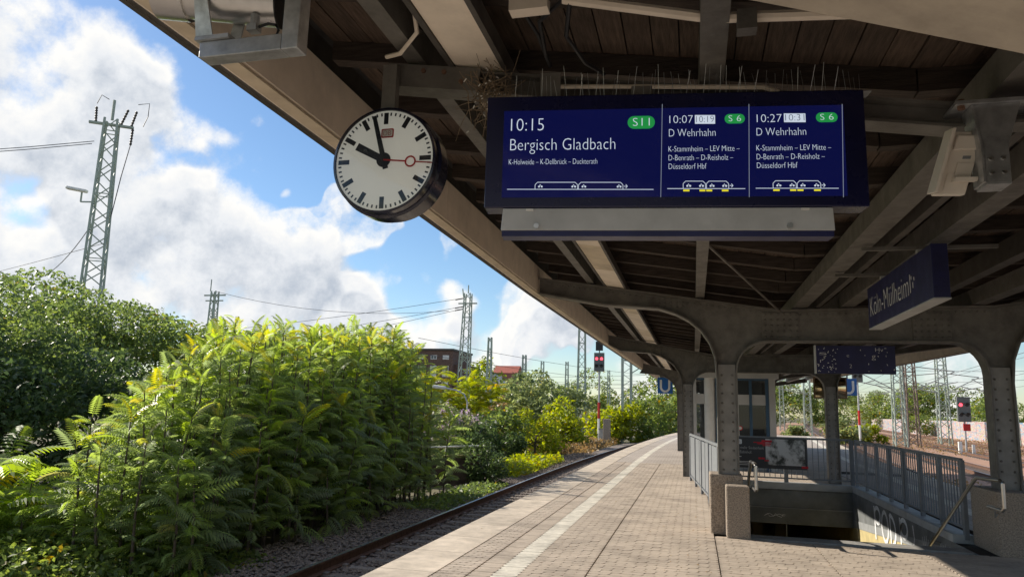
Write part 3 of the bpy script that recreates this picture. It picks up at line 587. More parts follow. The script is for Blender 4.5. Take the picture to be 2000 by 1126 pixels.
def build_board():
    a = rad(7.8); u = Vector((math.cos(a), math.sin(a), 0)); v = Vector((0, 0, 1)); n = Vector((math.sin(a), -math.cos(a), 0))
    k0 = 3.3 / 3.45; O = (Vector((0, 3.45, 0)) + u * (-1.01)) * k0; O.z = 1.6 + 1.567 * k0    # top-left corner of the front
    w, h = 1.835 * k0, .585 * k0
    t = thing('departure_board', 'wide navy departure display listing Bergisch Gladbach and D Wehrhahn trains', 'display', tuple(O + u * w / 2 + Vector((0, 0, -h))))
    def P(x, z, d=0): return O + u * x + v * z + n * d
    def bx(x0, x1, z0, z1, d0, d1): return MB().hexa([P(x0, z0, d1), P(x1, z0, d1), P(x1, z0, d0), P(x0, z0, d0), P(x0, z1, d1), P(x1, z1, d1), P(x1, z1, d0), P(x0, z1, d0)])
    bx(0, w, -h, 0, -.12, 0).build('housing', NAVY, t, bevel=.006)
    def uv(zx, zy):
        s = (zx - 50) / 1880; yt = 100 - 40 * s; yb = 643 - 8 * s; return s * w, -(zy - yt) / (yb - yt) * h
    def rect(name, x0, y0, x1, y1, m, d, parent=t):
        q = [uv(x0, y1), uv(x1, y1), uv(x1, y0), uv(x0, y0)]; mt = frame_mtx(P(0, 0, d), u, v); return flat(name, q, mt, m, parent, .001)
    sx0, sz0 = uv(140, 595); sx1, sz1 = uv(1828, 140)
    scr = bx(sx0, sx1, sz0, sz1, .0005, .0025).build('screen', LCDB, t)
    def tx(body, x0, base, x1, cap, m=LCDW, d=.0045, nm='screen_text'):
        a0, b0 = uv(x0, base); a1, _ = uv(x1, base); text(nm, body, frame_mtx(P(a0, b0, d), u, v), a1 - a0, cap * h / 548, m, scr)
    tx('10:15', 178, 272, 348, 60); tx('Bergisch Gladbach', 177, 368, 713, 56); tx('K-Holweide – K-Dellbrück – Duckterath', 172, 437, 623, 26)
    def pill(cx, cy, ww, hh, s, cap):
        x, z = uv(cx, cy); k = w / 1880; flat('line_badge', rounded(ww * k, hh * h / 548, hh * h / 548 * .48), frame_mtx(P(x, z, .0045), u, v), LCDG, scr)
        tw = ww * .62; tx(s, cx - tw / 2, cy + cap / 2, cx + tw / 2, cap, LCDW, .006, 'badge_text')
    pill(843, 228, 136, 62, 'S11', 38); pill(1305, 210, 98, 46, 'S 6', 28); pill(1747, 203, 102, 46, 'S 6', 28)
    for dx, dy, T, T2, bx0, bx1, te in ((0, 0, '10:07', '10:19', 1110, 1209, 1100), (428, -5, '10:27', '10:31', 1543, 1646, 1532)):
        tx(T, 984 + dx, 233 + dy, te, 37); rect('time_box', bx0, 192 + dy * 1.6, bx1, 235 + dy * 1.6, LCDW, .0045, scr); tx(T2, bx0 + 6, 229 + dy * 1.6, bx1 - 6, 30, LCDN, .006)
        tx('D Wehrhahn', 981 + dx, 299 + dy, 1210 + dx + (8 if dx else 0), 36)
        for s, bl, e in (('K-Stammheim – LEV Mitte –', 373, 1325), ('D-Benrath – D-Reisholz –', 416, 1293), ('Düsseldorf Hbf', 458, 1163)): tx(s, 978 + dx, bl + dy, e + dx + (8 if dx else 0), 26)
    for xt, xb in ((949, 938), (1376, 1365), (1823, 1807)):
        q = [uv(xb - 1.3, 593), uv(xb + 1.3, 593), uv(xt + 1.3, 137), uv(xt - 1.3, 137)]; flat('divider', q, frame_mtx(P(0, 0, .0045), u, v), LCDD, scr, .0006)
    def line(x0, y0, x1, y1, th=2.6, m=LCDW):
        dx, dy = x1 - x0, y1 - y0; l = math.hypot(dx, dy); nx, ny = -dy / l * th / 2, dx / l * th / 2
        q = [uv(x0 - nx, y0 - ny), uv(x0 + nx, y0 + ny), uv(x1 + nx, y1 + ny), uv(x1 - nx, y1 - ny)]; flat('train_symbol', q, frame_mtx(P(0, 0, .0045), u, v), m, scr, .0006)
    def train(x0, x1, yb, yt, ends, arrow):
        line(x0, yb, x1, yb)
        for a_, b_ in ends:
            for p, q in (((a_, yb), (a_, yt + 12)), ((a_, yt + 12), (a_ + 12, yt)), ((a_ + 12, yt), (b_ - 12, yt)), ((b_ - 12, yt), (b_, yt + 12)), ((b_, yt + 12), (b_, yb))): line(*p, *q)
            for cx in (a_ + 20, b_ - 26):
                for k in (0, 14): 
                    x, z = uv(cx + k, yb - 13); flat('bicycle_symbol', rounded(.009, .009, .0044, 3), frame_mtx(P(x, z, .0046), u, v), LCDW, scr, .0006)
                line(cx, yb - 13, cx + 6, yb - 24, 2); line(cx + 14, yb - 13, cx + 6, yb - 22, 2)
        line(arrow, yb - 15, arrow + 16, yb - 15); line(arrow + 9, yb - 24, arrow + 17, yb - 15); line(arrow + 9, yb - 6, arrow + 17, yb - 15)
    train(167, 903, 556, 522, ((310, 525), (530, 752)), 757)
    train(970, 1347, 552, 516, ((1048, 1156), (1161, 1268)), 1272); train(1397, 1787, 550, 514, ((1480, 1589), (1594, 1704)), 1708)
    for xs, y in (((1048, 1078, 1127, 1155, 1160, 1188, 1235, 1266), 561), ((1480, 1510, 1560, 1588, 1594, 1622, 1672, 1703), 559)):
        for k in range(0, 8, 2): line(xs[k], y, xs[k + 1], y, 8, LCDY)
    # under-box
    x0, x1 = .085 * k0, 1.68 * k0
    lb = MB(); zt, zb = -h - .002, -h - .105
    lb.hexa([P(x0, zb, -.02), P(x1, zb, -.02), P(x1, zb, -.118), P(x0, zb, -.118), P(x0 + .01, zt, -.005), P(x1 - .01, zt, -.005), P(x1 - .01, zt, -.118), P(x0 + .01, zt, -.118)])
    lb.build('service_box', GREYL, t, bevel=.004)
    bx(x0 + .005, x1 - .005, zb - .028, zb - .0015, -.115, -.025).build('base_tray', NAVYS, t)
    for x in (x0 + .17, x1 - .2): MB().tube([P(x, zb + .018, -.005), P(x, zb + .018, -.021)], .013, 10).build('lock', CHROME, t)
    for x in (x0 + .12, x1 - .15): bx(x, x + .035, zt - .012, zt - .004, -.01, .001).build('clip', WHITE, t)
    for x, zz in ((.3, .16), (.75, .08)): MB().beam(P(x, .002, -.1), P(x, zz, -.1), .1, .03, tuple(n)).build('hanger', STEEL, t)
    # bird spikes on top
    s = thing('bird_spike_strip', 'row of thin wire bird spikes along the top of the departure display', 'bird spikes', tuple(P(w / 2, 0, -.05)))
    b = MB(); bx(.12, 1.8, .001, .006, -.10, -.03).build('base_strip', GREYL, s)
    for k in range(64):
        x = .13 + k * .026 + random.uniform(-.005, .005); hh = .125 + random.uniform(-.02, .02); p = P(x, .006, -.06 + random.uniform(-.02, .02)); q = p + v * hh + u * random.uniform(-.02, .02) + n * random.choice((-.05, .0, .05))
        b.tube([p, q], .0011, 3, False)
    stuff(b.build('wire_spikes', GALV, s))
build_board()

def build_clock():
    C0 = Vector((-1.555, 3.3, 2.862)); r = .287
    t = thing('station_clock', 'round white station clock with black hands and red second hand', 'clock', tuple(C0 + Vector((0, .1, .3))))
    def ring(rr, y): return [(C0.x + rr * math.cos(2 * math.pi * k / 64), C0.y + y, C0.z + rr * math.sin(2 * math.pi * k / 64)) for k in range(64)]
    def lathe(prof, cap0, cap1):
        b = MB(); n = 64
        for rr, y in prof: b.v += ring(rr, y)
        for i in range(len(prof) - 1):
            for k in range(n): k2 = (k + 1) % n; b.f.append((i * n + k, i * n + k2, (i + 1) * n + k2, (i + 1) * n + k))
        if cap0: b.f.append(tuple(range(n)))
        if cap1: b.f.append(tuple(range((len(prof) - 1) * n, len(prof) * n)))
        return b
    lathe([(r - .012, .0), (r, .004), (r, .06), (r + .012, .07), (r + .012, .16), (r - .004, .17), (r - .004, .215)], False, True).build('housing', mat('clock_housing', (.012, .013, .03), .18, var=.1, spec=.6), t, smooth=True)
    lathe([(r - .012, .0), (r - .014, .014)], False, False).build('bezel', BLACK, t, smooth=True)
    dial = lathe([(r - .013, .0125)], True, False).build('dial', mat('dial_white_glow', (.68, .67, .61), .5, var=.02, emit=(.68, .67, .6, .14)), t)  # faint emission added, standing in for sunlight bounced up from the platform
    ink = mat('dial_ink', (.012, .014, .022), .4)
    def bar(ang, r0, r1, w0, w1, m, d, name, parent=dial):
        a = rad(90 - ang); e = Vector((math.cos(a), 0, math.sin(a))); s = Vector((-math.sin(a), 0, math.cos(a)))
        q = [C0 + e * r0 - s * w0 / 2, C0 + e * r0 + s * w0 / 2, C0 + e * r1 + s * w1 / 2, C0 + e * r1 - s * w1 / 2]
        b = MB().hexa([p + Vector((0, d, 0)) for p in q] + [p + Vector((0, d + .0012, 0)) for p in q]); return b.build(name, m, parent)
    for k in range(12): bar(30 * k, r * .69, r * .91, .025, .025, ink, .0105, 'hour_mark')
    for k in range(60):
        if k % 5: bar(6 * k, r * .85, r * .91, .0085, .0085, ink, .0105, 'minute_mark')
    bar(298, -.03, r * .62, .036, .042, ink, .008, 'hour_hand', t); bar(344.5, -.05, r * .89, .03, .023, ink, .0065, 'minute_hand', t)
    def disc(rr, d, m, name, ri=0, c=C0, n=24):
        b = MB()
        if ri:
            for y in (d, d + .0012):
                for q in (rr, ri): b.v += [(c.x + q * math.cos(6.2832 * k / n), c.y + y, c.z + q * math.sin(6.2832 * k / n)) for k in range(n)]
            for k in range(n): k2 = (k + 1) % n; b.f += [(k, k2, n + k2, n + k), (2 * n + k, 3 * n + k, 3 * n + k2, 2 * n + k2), (k, 2 * n + k, 2 * n + k2, k2), (n + k, n + k2, 3 * n + k2, 3 * n + k)]
        else:
            b.tube([(c.x, c.y + d, c.z), (c.x, c.y + d + .0012, c.z)], rr, n)
        return b.build(name, m, t)
    disc(.04, .005, ink, 'hub')
    sec = mat('second_red', (.42, .02, .02), .4); a2 = 96.5
    bar(a2, .0, r * .43, .008, .008, sec, .0035, 'second_hand', t); bar(a2, r * .63, r * .95, .007, .006, sec, .0035, 'second_hand', t)
    a = rad(90 - a2); disc(.031, .0033, sec, 'second_hand_ring', .022, C0 + Vector((math.cos(a), 0, math.sin(a))) * r * .53)
    lg = frame_mtx(C0 + Vector((.012, .0098, .147)), (1, 0, 0), (0, 0, 1))
    flat('logo_frame', rounded(.07, .05, .008), lg, sec, dial); flat('logo_field', rounded(.056, .036, .005), frame_mtx(C0 + Vector((.012, .0086, .147)), (1, 0, 0), (0, 0, 1)), mat('logo_white', (.7, .68, .63), .5), dial)
    text('logo_text', 'DB', frame_mtx(C0 + Vector((-.0095, .0076, .134)), (1, 0, 0), (0, 0, 1)), .043, .026, sec, dial)
    gl = D.materials.new('cover_glass'); gl.use_nodes = True; N = gl.node_tree.nodes; L = gl.node_tree.links
    tr = N.new('ShaderNodeBsdfTransparent'); g = N.new('ShaderNodeBsdfGlossy'); g.inputs['Roughness'].default_value = .02; fz = N.new('ShaderNodeFresnel'); fz.inputs[0].default_value = 1.5; ad = N.new('ShaderNodeMixShader')
    L.new(fz.outputs[0], ad.inputs[0]); L.new(tr.outputs[0], ad.inputs[1]); L.new(g.outputs[0], ad.inputs[2]); L.new(ad.outputs[0], N['Material Output'].inputs[0])
    b = MB(); n = 64; prof = [(r - .0125, .0022), (r * .8, -.004), (r * .5, -.009), (r * .2, -.0115)]
    for rr, y in prof: b.v += ring(rr, y)
    for i in range(3):
        for k in range(n): k2 = (k + 1) % n; b.f.append((i * n + k, i * n + k2, (i + 1) * n + k2, (i + 1) * n + k))
    b.f.append(tuple(range(3 * n, 4 * n))); go = b.build('glass', gl, t, smooth=True)
    if go.data.polygons[-1].normal.y > 0: go.data.flip_normals()
    # hanger down from the cross beam
    MB().box(-1.635, -1.555, 3.405, 3.455, 3.14, ztop(-1.6) - .03).build('hanger', STEEL, t)
    MB().box(-1.65, -1.54, 3.36, 3.45, 3.125, 3.15).build('hanger_foot', STEELD, t)
build_clock()

def build_cctv():
    t = thing('surveillance_camera', 'cylindrical steel surveillance camera on galvanised L-shaped bracket at canopy edge', 'camera', (-1.56, 2.42, 3.6))
    s = .075
    MB().box(-1.6, -1.6 + s, 2.38, 2.38 + s, 3.005, 3.9).build('post', GALV, t, bevel=.004)
    MB().hexa([(-1.985, 2.38, 3.005), (-1.6 - .001, 2.38, 3.005), (-1.6 - .001, 2.455, 3.005), (-1.985, 2.455, 3.005), (-1.985, 2.38, 3.075), (-1.601, 2.38, 3.075), (-1.601, 2.455, 3.075), (-1.985, 2.455, 3.075)]).build('arm', GALV, t, bevel=.004)
    ax0, ax1 = Vector((-2.16, 2.36, 3.31)), Vector((-1.7, 2.5, 3.285))
    MB().tube([ax0, ax1], .1, 28).build('body', CHROME, t, smooth=True)
    d = (ax1 - ax0).normalized(); MB().tube([ax1, ax1 + d * .006], .104, 28).build('rear_cap', BLACK, t)
    MB().tube([ax0 - d * .03, ax0 + d * .1], .112, 28).build('sun_hood', CHROME, t, smooth=True)
    MB().hexa([(-2.0, 2.37, 3.095), (-1.92, 2.37, 3.095), (-1.92, 2.376, 3.095), (-2.0, 2.376, 3.095), (-1.985, 2.30, 3.33), (-1.935, 2.30, 3.33), (-1.935, 2.306, 3.33), (-1.985, 2.306, 3.33)]).build('yoke', GALV, t)
    MB().hexa([(-1.91, 2.455, 3.095), (-1.85, 2.455, 3.095), (-1.85, 2.461, 3.095), (-1.91, 2.461, 3.095), (-1.93, 2.53, 3.3), (-1.88, 2.53, 3.3), (-1.88, 2.536, 3.3), (-1.93, 2.536, 3.3)]).build('yoke', GALV, t)
    MB().box(-2.0, -1.84, 2.365, 2.465, 3.0765, 3.094).build('base_plate', GALV, t)
    MB().tube([(-1.765, 2.43, 3.2), (-1.765, 2.43, 3.155)], .019, 10).build('gland', GALV, t); MB().box(-1.79, -1.745, 2.41, 2.45, 3.125, 3.154).build('gland_block', GALV, t)
    pts = [(-1.745, 2.43, 3.145), (-1.7, 2.43, 3.155), (-1.665, 2.43, 3.145), (-1.65, 2.43, 3.12), (-1.66, 2.43, 3.095), (-1.69, 2.43, 3.085), (-1.76, 2.43, 3.079)]
    MB().tube(pts, .006, 8).build('cable', BLACK, t, smooth=True)
build_cctv()

def build_aerial():
    t = thing('white_aerial_box', 'slim white plastic box hung on grey steel bracket right of display', 'aerial', (1.28, 3.5, 3.0))
    pw = mat('aerial_plastic', (.66, .6, .52), .5, var=.05, scale=4)
    MB().hexa([(1.16, 3.42, 3.0), (1.6, 3.42, 3.0), (1.6, 3.66, 3.0), (1.16, 3.66, 3.0), (1.16, 3.42, 3.016), (1.6, 3.42, 3.016), (1.6, 3.66, 3.016), (1.16, 3.66, 3.016)]).build('top_plate', GALV, t)
    for x, y in ((1.19, 3.45), (1.19, 3.62), (1.5, 3.45)): MB().tube([(x, y, 2.985), (x, y, 3.03)], .016, 6).build('bolt', RUST, t)
    MB().prism([(1.235, 2.998), (1.42, 2.998), (1.36, 2.8), (1.36, 2.64), (1.262, 2.64), (1.262, 2.8)], 3.44, 3.452).build('bracket', GALV, t)
    MB().prism([(1.225, 2.998), (1.237, 2.998), (1.264, 2.8), (1.264, 2.64), (1.252, 2.64), (1.252, 2.8)], 3.44, 3.56).build('bracket_side', GALV, t)
    MB().box(1.2635, 1.36, 3.44, 3.56, 2.628, 2.639).build('bracket_foot', GALV, t)
    for x in (1.285, 1.335):
        for z in (2.68, 2.745): MB().tube([(x, 3.44, z), (x, 3.432, z)], .009, 8).build('bolt', CHROME, t)
    # tilted box: local axes
    a = rad(20); ux = Vector((math.cos(rad(8)), math.sin(rad(8)), 0)); uz = Vector((math.sin(a) * .8, -.12, math.cos(a))).normalized(); un = ux.cross(uz).normalized()
    O = Vector((1.175, 3.52, 2.755))
    def hx(x0, x1, z0, z1, d0, d1, ch=0):
        return MB().hexa([O + ux * x + uz * z + un * d for z in (z0, z1) for x, d in ((x0, d1), (x1, d1), (x1, d0), (x0, d0))])
    hx(-.06, .075, -.15, .15, -.03, .012).build('box', pw, t, bevel=.008)
    hx(-.078, -.062, -.14, .16, -.03, .05).build('side_cover', pw, t, bevel=.003)
    hx(-.04, .06, .06, .13, .0125, .03).build('cable_cover', pw, t, bevel=.006)
    hx(-.03, .05, -.13, -.05, .0125, .016).build('rear_plate', pw, t); hx(.0, .07, -.08, .0, .0125, .018).build('rear_plate', pw, t)
    hx(.015, .05, .02, .035, .0125, .0135).build('type_label', GREY, t)
    hx(-.005, .09, -.09, -.07, .0185, .05).build('joint_arm', pw, t)
build_aerial()

def build_signs():
    # station name sign: long box hung along the platform
    t = thing('station_name_sign', 'navy box sign reading Köln-Mülheim hung from two crossbars', 'sign', (1.9, 7.3, 2.57))
    x0, x1 = 1.85, 1.97; ya, yb = 6.22, 8.4
    MB().box(x0, x1, ya, yb, 2.555, 2.99).build('box', NAVYS, t, bevel=.004)
    MB().box(x0 - .003, x1 + .003, ya - .003, yb + .003, 2.543, 2.5545).build('bottom_trim', GREYL, t)
    wl = mat('sign_letter', (.7, .7, .68), .5, var=.05)
    # face looks towards -X: reads from far end to near end
    text('lettering', 'Köln-Mülheim', frame_mtx((x0 - .002, 8.3, 2.67), (0, -1, 0), (0, 0, 1)), 1.42, .2, wl, t)
    for k, (yy, zz, l) in enumerate(((6.82, 2.69, .16), (6.78, 2.8, .03), (6.74, 2.72, .05), (6.7, 2.78, .03))): MB().box(x0 - .002, x0 - .0005, yy, yy + .014, zz, zz + l).build('scratch', wl, t)
    for yy in (6.7, 7.95):
        MB().box(1.45, 2.5, yy - .02, yy + .02, 3.045, 3.075).build('crossbar', STEEL, t); MB().box(1.88, 1.94, yy - .03, yy + .03, 2.9905, 3.044).build('hanger', GREYL, t)
    # worn hanging panel under the first frame
    p = thing('worn_direction_panel', 'navy hanging panel with peeled, scratched white lettering under the arch', 'sign', (2.2, 10.9, 2.2))
    MB().box(1.69, 2.71, 10.9, 10.97, 2.21, 2.6).build('panel', NAVYS, p); MB().box(1.672, 1.689, 10.89, 10.98, 2.205, 2.605).build('side_trim', GREYL, p)
    for x in (1.95, 2.45): MB().box(x, x + .03, 10.92, 10.95, 2.6005, 2.66).build('hanger', STEEL, p)
    r2 = random.Random(4)
    for k in range(46):
        x = 1.71 + r2.random() * .98; z = 2.23 + r2.random() * .35
        if r2.random() < .5 and x > 1.95: x = 1.71 + r2.random() * .25
        l = r2.uniform(.004, .016); a = r2.random() * 3.14; w_ = r2.uniform(.002, .005)
        flat('paint_scrap', [(-l, -w_), (l, -w_ * .4), (l * .8, w_), (-l * .6, w_ * 1.4)], frame_mtx((x, 10.8985, z), (math.cos(a), 0, math.sin(a)), (-math.sin(a), 0, math.cos(a))), wl, p, .0008)
    for body, x, z, w_, c in (('Hv', 2.46, 2.52, .1, .05), ('g', 2.41, 2.42, .05, .07), ('e', 2.09, 2.44, .03, .05), ('s', 1.73, 2.47, .1, .05), ('r', 1.74, 2.36, .04, .06), ('v', 1.86, 2.28, .05, .05), ('2', 2.12, 2.29, .03, .05)):
        text('worn_letter', body, frame_mtx((x, 10.8978, z), (1, 0, 0), (0, 0, 1)), w_, c, wl, p)
    # underground signs
    ub = mat('u_sign_blue', (.012, .12, .40), .35, var=.05)
    for nm, x, Y, z0, sx, lab in (('u', -1.7, 36, 2.53, .72, 'blue square underground sign with white U at left canopy edge'), ('u', 6.55, 36, 2.62, .72, 'blue square underground sign with white U on the right, behind mirror')):
        g = thing('underground_sign', lab, 'sign', (x + .36, Y, z0 + .72), 'underground signs')
        MB().box(x, x + sx, Y, Y + .12, z0, z0 + sx + .05).build('box', ub, g)
        b = MB(); cx, cz, R, w_ = x + sx / 2, z0 + .3, .2, .1; pts = [(-R, .36), (-R, .0)] + [(R * math.cos(rad(180 + 18 * k)), R * math.sin(rad(180 + 18 * k))) for k in range(1, 10)] + [(R, 0), (R, .36)]
        b.ribbon([(cx + px, cz + pz) for px, pz in pts], Y - .012, Y - .001, w_); b.build('letter', WHITE, g)
        MB().box(x + .3, x + .36, Y + .03, Y + .09, z0 + sx + .051, 3.75).build('hanger', GREY, g)
    # traffic mirror
    m = thing('platform_mirror', 'square bronze-tinted convex mirror hung behind the rear right column', 'mirror', (3.6, 21, 2.1))
    MB().box(3.16, 4.0, 21.03, 21.07, 2.1, 2.68).build('frame', mat('mirror_frame', (.2, .13, .08), .5), m)
    b = MB(); nx = 14
    for j in range(nx + 1):
        for i in range(nx + 1):
            u_, w_ = i / nx * 2 - 1, j / nx * 2 - 1; b.v.append((3.58 + u_ * .38, 21.02 - .09 * (1 - (u_ * u_ + w_ * w_) / 2), 2.39 + w_ * .25))
    b.f = [(j * (nx + 1) + i, j * (nx + 1) + i + 1, (j + 1) * (nx + 1) + i + 1, (j + 1) * (nx + 1) + i) for j in range(nx) for i in range(nx)]
    b.build('mirror_surface', mat('bronze_mirror', (.62, .5, .3), .06, metal=1., var=.03), m, smooth=True); MB().box(3.55, 3.61, 21.05, 21.1, 2.681, 3.3).build('hanger', STEEL, m)
build_signs()

# ------------------------------------------------------------------ stairwell, plinths, railings
def build_stairs():
    tile = mat('cream_tile', (.62, .52, .27), .45, var=.12, scale=3, grime=.12); paint = mat('well_paint', (.19, .2, .2), .6, var=.2, scale=3, grime=.2); light = mat('well_band', (.3, .31, .31), .6, var=.12, scale=4)
    x0, x1, y0, y1 = ST
    t = thing('stair_well', 'concrete stairwell down to the underpass with dark painted walls', 'stairwell', (2, 14, -1))
    # right wall: strip above and tiles below a sloping line
    def zl(y): return -.12 - (y - 11.2) * .078
    MB().add([(x1, y0 - .3, zl(y0)), (x1, 30, -1.6), (x1, 30, .0), (x1, y0 - .3, 0.0)], [(0, 1, 2, 3)]).build('wall', paint, t)
    MB().add([(x1 + .004, y0 - .3, -4.2), (x1 + .004, 30, -4.2), (x1 + .004, 30, -.5), (x1 + .004, y0 - .3, 0)], [(0, 1, 2, 3)]).build('tiled_wall', tile, t)
    MB().hexa([(x1 - .006, y0, zl(y0) - .1), (x1 + .002, y0, zl(y0) - .1), (x1 + .002, y1, zl(y1) - .12), (x1 - .006, y1, zl(y1) - .12), (x1 - .006, y0, zl(y0) + .02), (x1 + .002, y0, zl(y0) + .02), (x1 + .002, y1, zl(y1) + .03), (x1 - .006, y1, zl(y1) + .03)]).build('band', light, t)  # paler strip painted where sunlight meets shade on the wall
    MB().add([(x0, y0 - .3, -4.2), (x0, 30, -4.2), (x0, 30, .0), (x0, y0 - .3, .0)], [(3, 2, 1, 0)]).build('tiled_wall', tile, t)
    MB().box(x0 - .001, x1 + .001, y1, y1 + .3, -.76, -.42).build('lintel', paint, t); MB().box(x0 - .001, x1 + .001, y1 + .03, y1 + .3, -.42, -.015).build('header', paint, t)
    MB().box(x0 - .001, x1 + .001, y1 - .012, y1 + .03, -.425, -.405).build('ledge', light, t)
    # underpass beyond
    MB().add([(x0, y1 + .3, -.8), (x1, y1 + .3, -.8), (x1, 30, -.8), (x0, 30, -.8)], [(0, 1, 2, 3)]).build('ceiling', paint, t); MB().add([(x0, 17, -4.2), (x1, 17, -4.2), (x1, 30, -4.2), (x0, 30, -4.2)], [(0, 1, 2, 3)]).build('floor', CONCG, t)
    MB().add([(x0, 30, -4.2), (x1, 30, -4.2), (x1, 30, -.8), (x0, 30, -.8)], [(0, 1, 2, 3)]).build('end_wall', tile, t)
    for x in (1.7, 2.35): MB().box(x, x + .28, 24, 24.3, -4.2, -.8).build('pillar', tile, t)
    n = 23
    for k in range(n):
        ya = y0 + .02 + k * .31; z = -.005 - k * .178
        MB().box(x0 + .002, x1 - .002, ya, ya + .32, z - .3, z).build('step', CONCG, t)
    # coping kerbs round the opening, railings stand on these
    MB().box(x0 - .16, x1 + .16, y1 + .002, y1 + .28, -.0139, .13).build('kerb', GREYL, t); MB().hexa([(x1 + .002, y0 + .8, -.0139), (x1 + .26, y0 + .8, -.0139), (x1 + .26, y1 + .0, -.0139), (x1 + .002, y1 + .0, -.0139), (x1 + .002, y0 + .8, .1), (x1 + .26, y0 + .8, .1), (x1 + .26, y1, .125), (x1 + .002, y1, .125)]).build('kerb', GREYL, t); MB().box(x0 - .12, x0 - .002, y0 + .75, y1, -.0139, .1).build('kerb', GREYL, t)
    # graffiti on the right wall
    gw = mat('graffiti_white', (.82, .83, .84), .6, var=.15, scale=20); gb = mat('graffiti_blue', (.03, .12, .2), .6)
    def stroke(pts, w, m, x=x1 - .008):
        b = MB(); P = [Vector((0, y, z)) for y, z in pts]; o = 0
        for i, p in enumerate(P):
            d = (P[min(i + 1, len(P) - 1)] - P[max(0, i - 1)]).normalized(); q = Vector((0, -d.z, d.y)) * w / 2; b.v += [(x, p.y - q.y, p.z - q.z), (x, p.y + q.y, p.z + q.z)]
        b.f = [(2 * i, 2 * i + 1, 2 * i + 3, 2 * i + 2) for i in range(len(P) - 1)]
        me = D.meshes.new('graffiti_stroke'); me.from_pydata(b.v, [], b.f); return link('graffiti_stroke', me, m, t)
    def ell(cy, cz, ry, rz, a0=0, a1=360, n=18): return [(cy + ry * math.cos(rad(a0 + (a1 - a0) * k / n)), cz + rz * math.sin(rad(a0 + (a1 - a0) * k / n))) for k in range(n + 1)]
    S = .075
    # four big letters, from the far end to the near end
    stroke([(15.55, -.66), (15.6, -.05)], S, gw); stroke(ell(15.36, -.2, .21, .14), S, gw)
    stroke(ell(14.82, -.33, .23, .26), S, gw); stroke([(14.42, -.6), (14.45, -.06)], S, gw); stroke(ell(14.44, -.33, .34, .26, 90, 270), S, gw)
    stroke([(13.75, -.64), (13.8, -.03)], S, gw); stroke(ell(13.57, -.18, .21, .14), S, gw); stroke([(13.1, -.46), (12.98, -.25), (13.04, -.05)], .05, gw)
    for k in range(5): stroke([(12.6 - k * .1, -.3 + .03 * (k % 2)), (12.55 - k * .1, -.14 + .02 * (k % 3)), (12.5 - k * .1, -.28)], .014, gw)
    for k in range(4): stroke([(12.62 - k * .09, -.5), (12.55 - k * .1, -.38), (12.48 - k * .1, -.5)], .045, gb)
    for c in (11.75, 11.42):
        for k in range(4): stroke([(c - k * .07, -.2), (c - .04 - k * .07, -.1 + .02 * (k % 2)), (c - .07 - k * .07, -.19)], .012, gw)
    # scribble on the far lintel
    b = MB(); pts = [(1.52 + .055 * k + .02 * math.sin(k * 2.3), -.585 + .04 * math.sin(k * 1.9)) for k in range(9)]; b.ribbon(pts, y1 - .004, y1 - .001, .012); b.build('graffiti_stroke', gw, t)
    b = MB(); b.ribbon([(1.5, -.6), (1.62, -.545), (1.7, -.6), (1.82, -.55), (1.93, -.595)], y1 - .004, y1 - .001, .01); b.build('graffiti_stroke', gw, t)
build_stairs()

def build_plinths():
    def pl(lab, blocks, base):
        t = thing('concrete_plinth', lab, 'plinth', base, 'concrete plinths at the stair head')
        for x0, x1, y0, y1, h in blocks: MB().box(x0, x1, y0, y1, -.0138, h).build('block', CONC, t, bevel=.02)
    pl('stepped exposed-aggregate plinth under the left column at the stair head', [(.2, .64, 10.56, 11.1, .79), (.4, .7, 10.25, 10.558, .67)], (.45, 10.7, 0))
    pl('exposed-aggregate plinth under the right column at the stair head', [(3.58, 4.25, 10.25, 11.15, .76)], (3.9, 10.7, 0))
build_plinths()

def railing(label, pts, z0, h, posts, sp=.115, panel=False):
    t = thing('stair_railing', label, 'railing', (*pts[0], z0[0]), 'grey railings round the stairwell')
    P = [Vector((x, y, z)) for (x, y), z in zip(pts, z0)]
    for a, b in zip(P[:-1], P[1:]):
        L_ = (b - a).length; d = (b - a) / L_; up = Vector((0, 0, 1))
        for zz, w, hh in ((h, .045, .045), (.09, .035, .03)): MB().beam(a + up * zz, b + up * zz, w, hh).build('rail', GREY, t)
        n = int(L_ / sp); 
        me = MB().box(-.0075, .0075, -.0075, .0075, .1055, h - .0235).mesh('baluster'); me.materials.append(GREY)
        if panel:
            k = 6
            for i in range(k): MB().beam(a + d * (L_ * i / k + .05) + up * (h / 2 + .04), a + d * (L_ * (i + 1) / k - .03) + up * (h / 2 + .04), .012, h - .18).build('panel', GREY, t)
        else:
            for i in range(1, n):
                o = D.objects.new('baluster', me); COL.objects.link(o); o.location = a + d * (L_ * i / n); par(o, t)
        m = posts
        for i in range(m + 1):
            p = a + d * (L_ * i / m); MB().beam(p + up * (-.06), p + up * (h + .0), .05, .09 if i else .05, (d.x, d.y, 0)).build('post', GREY, t)
    return t
railing('grey panel railing along the left side of the stairwell', [(.5, 11.15), (-.09, 18.5)], [.02, .02], 1.08, 5, panel=True)
railing('grey baluster railing across the far end of the stairwell', [(.62, 17.75), (3.4, 17.75)], [.13, .13], .98, 2)
railing('long grey baluster railing along the right side of the stairwell', [(3.46, 17.6), (3.52, 11.2)], [.125, .1], .98, 7)

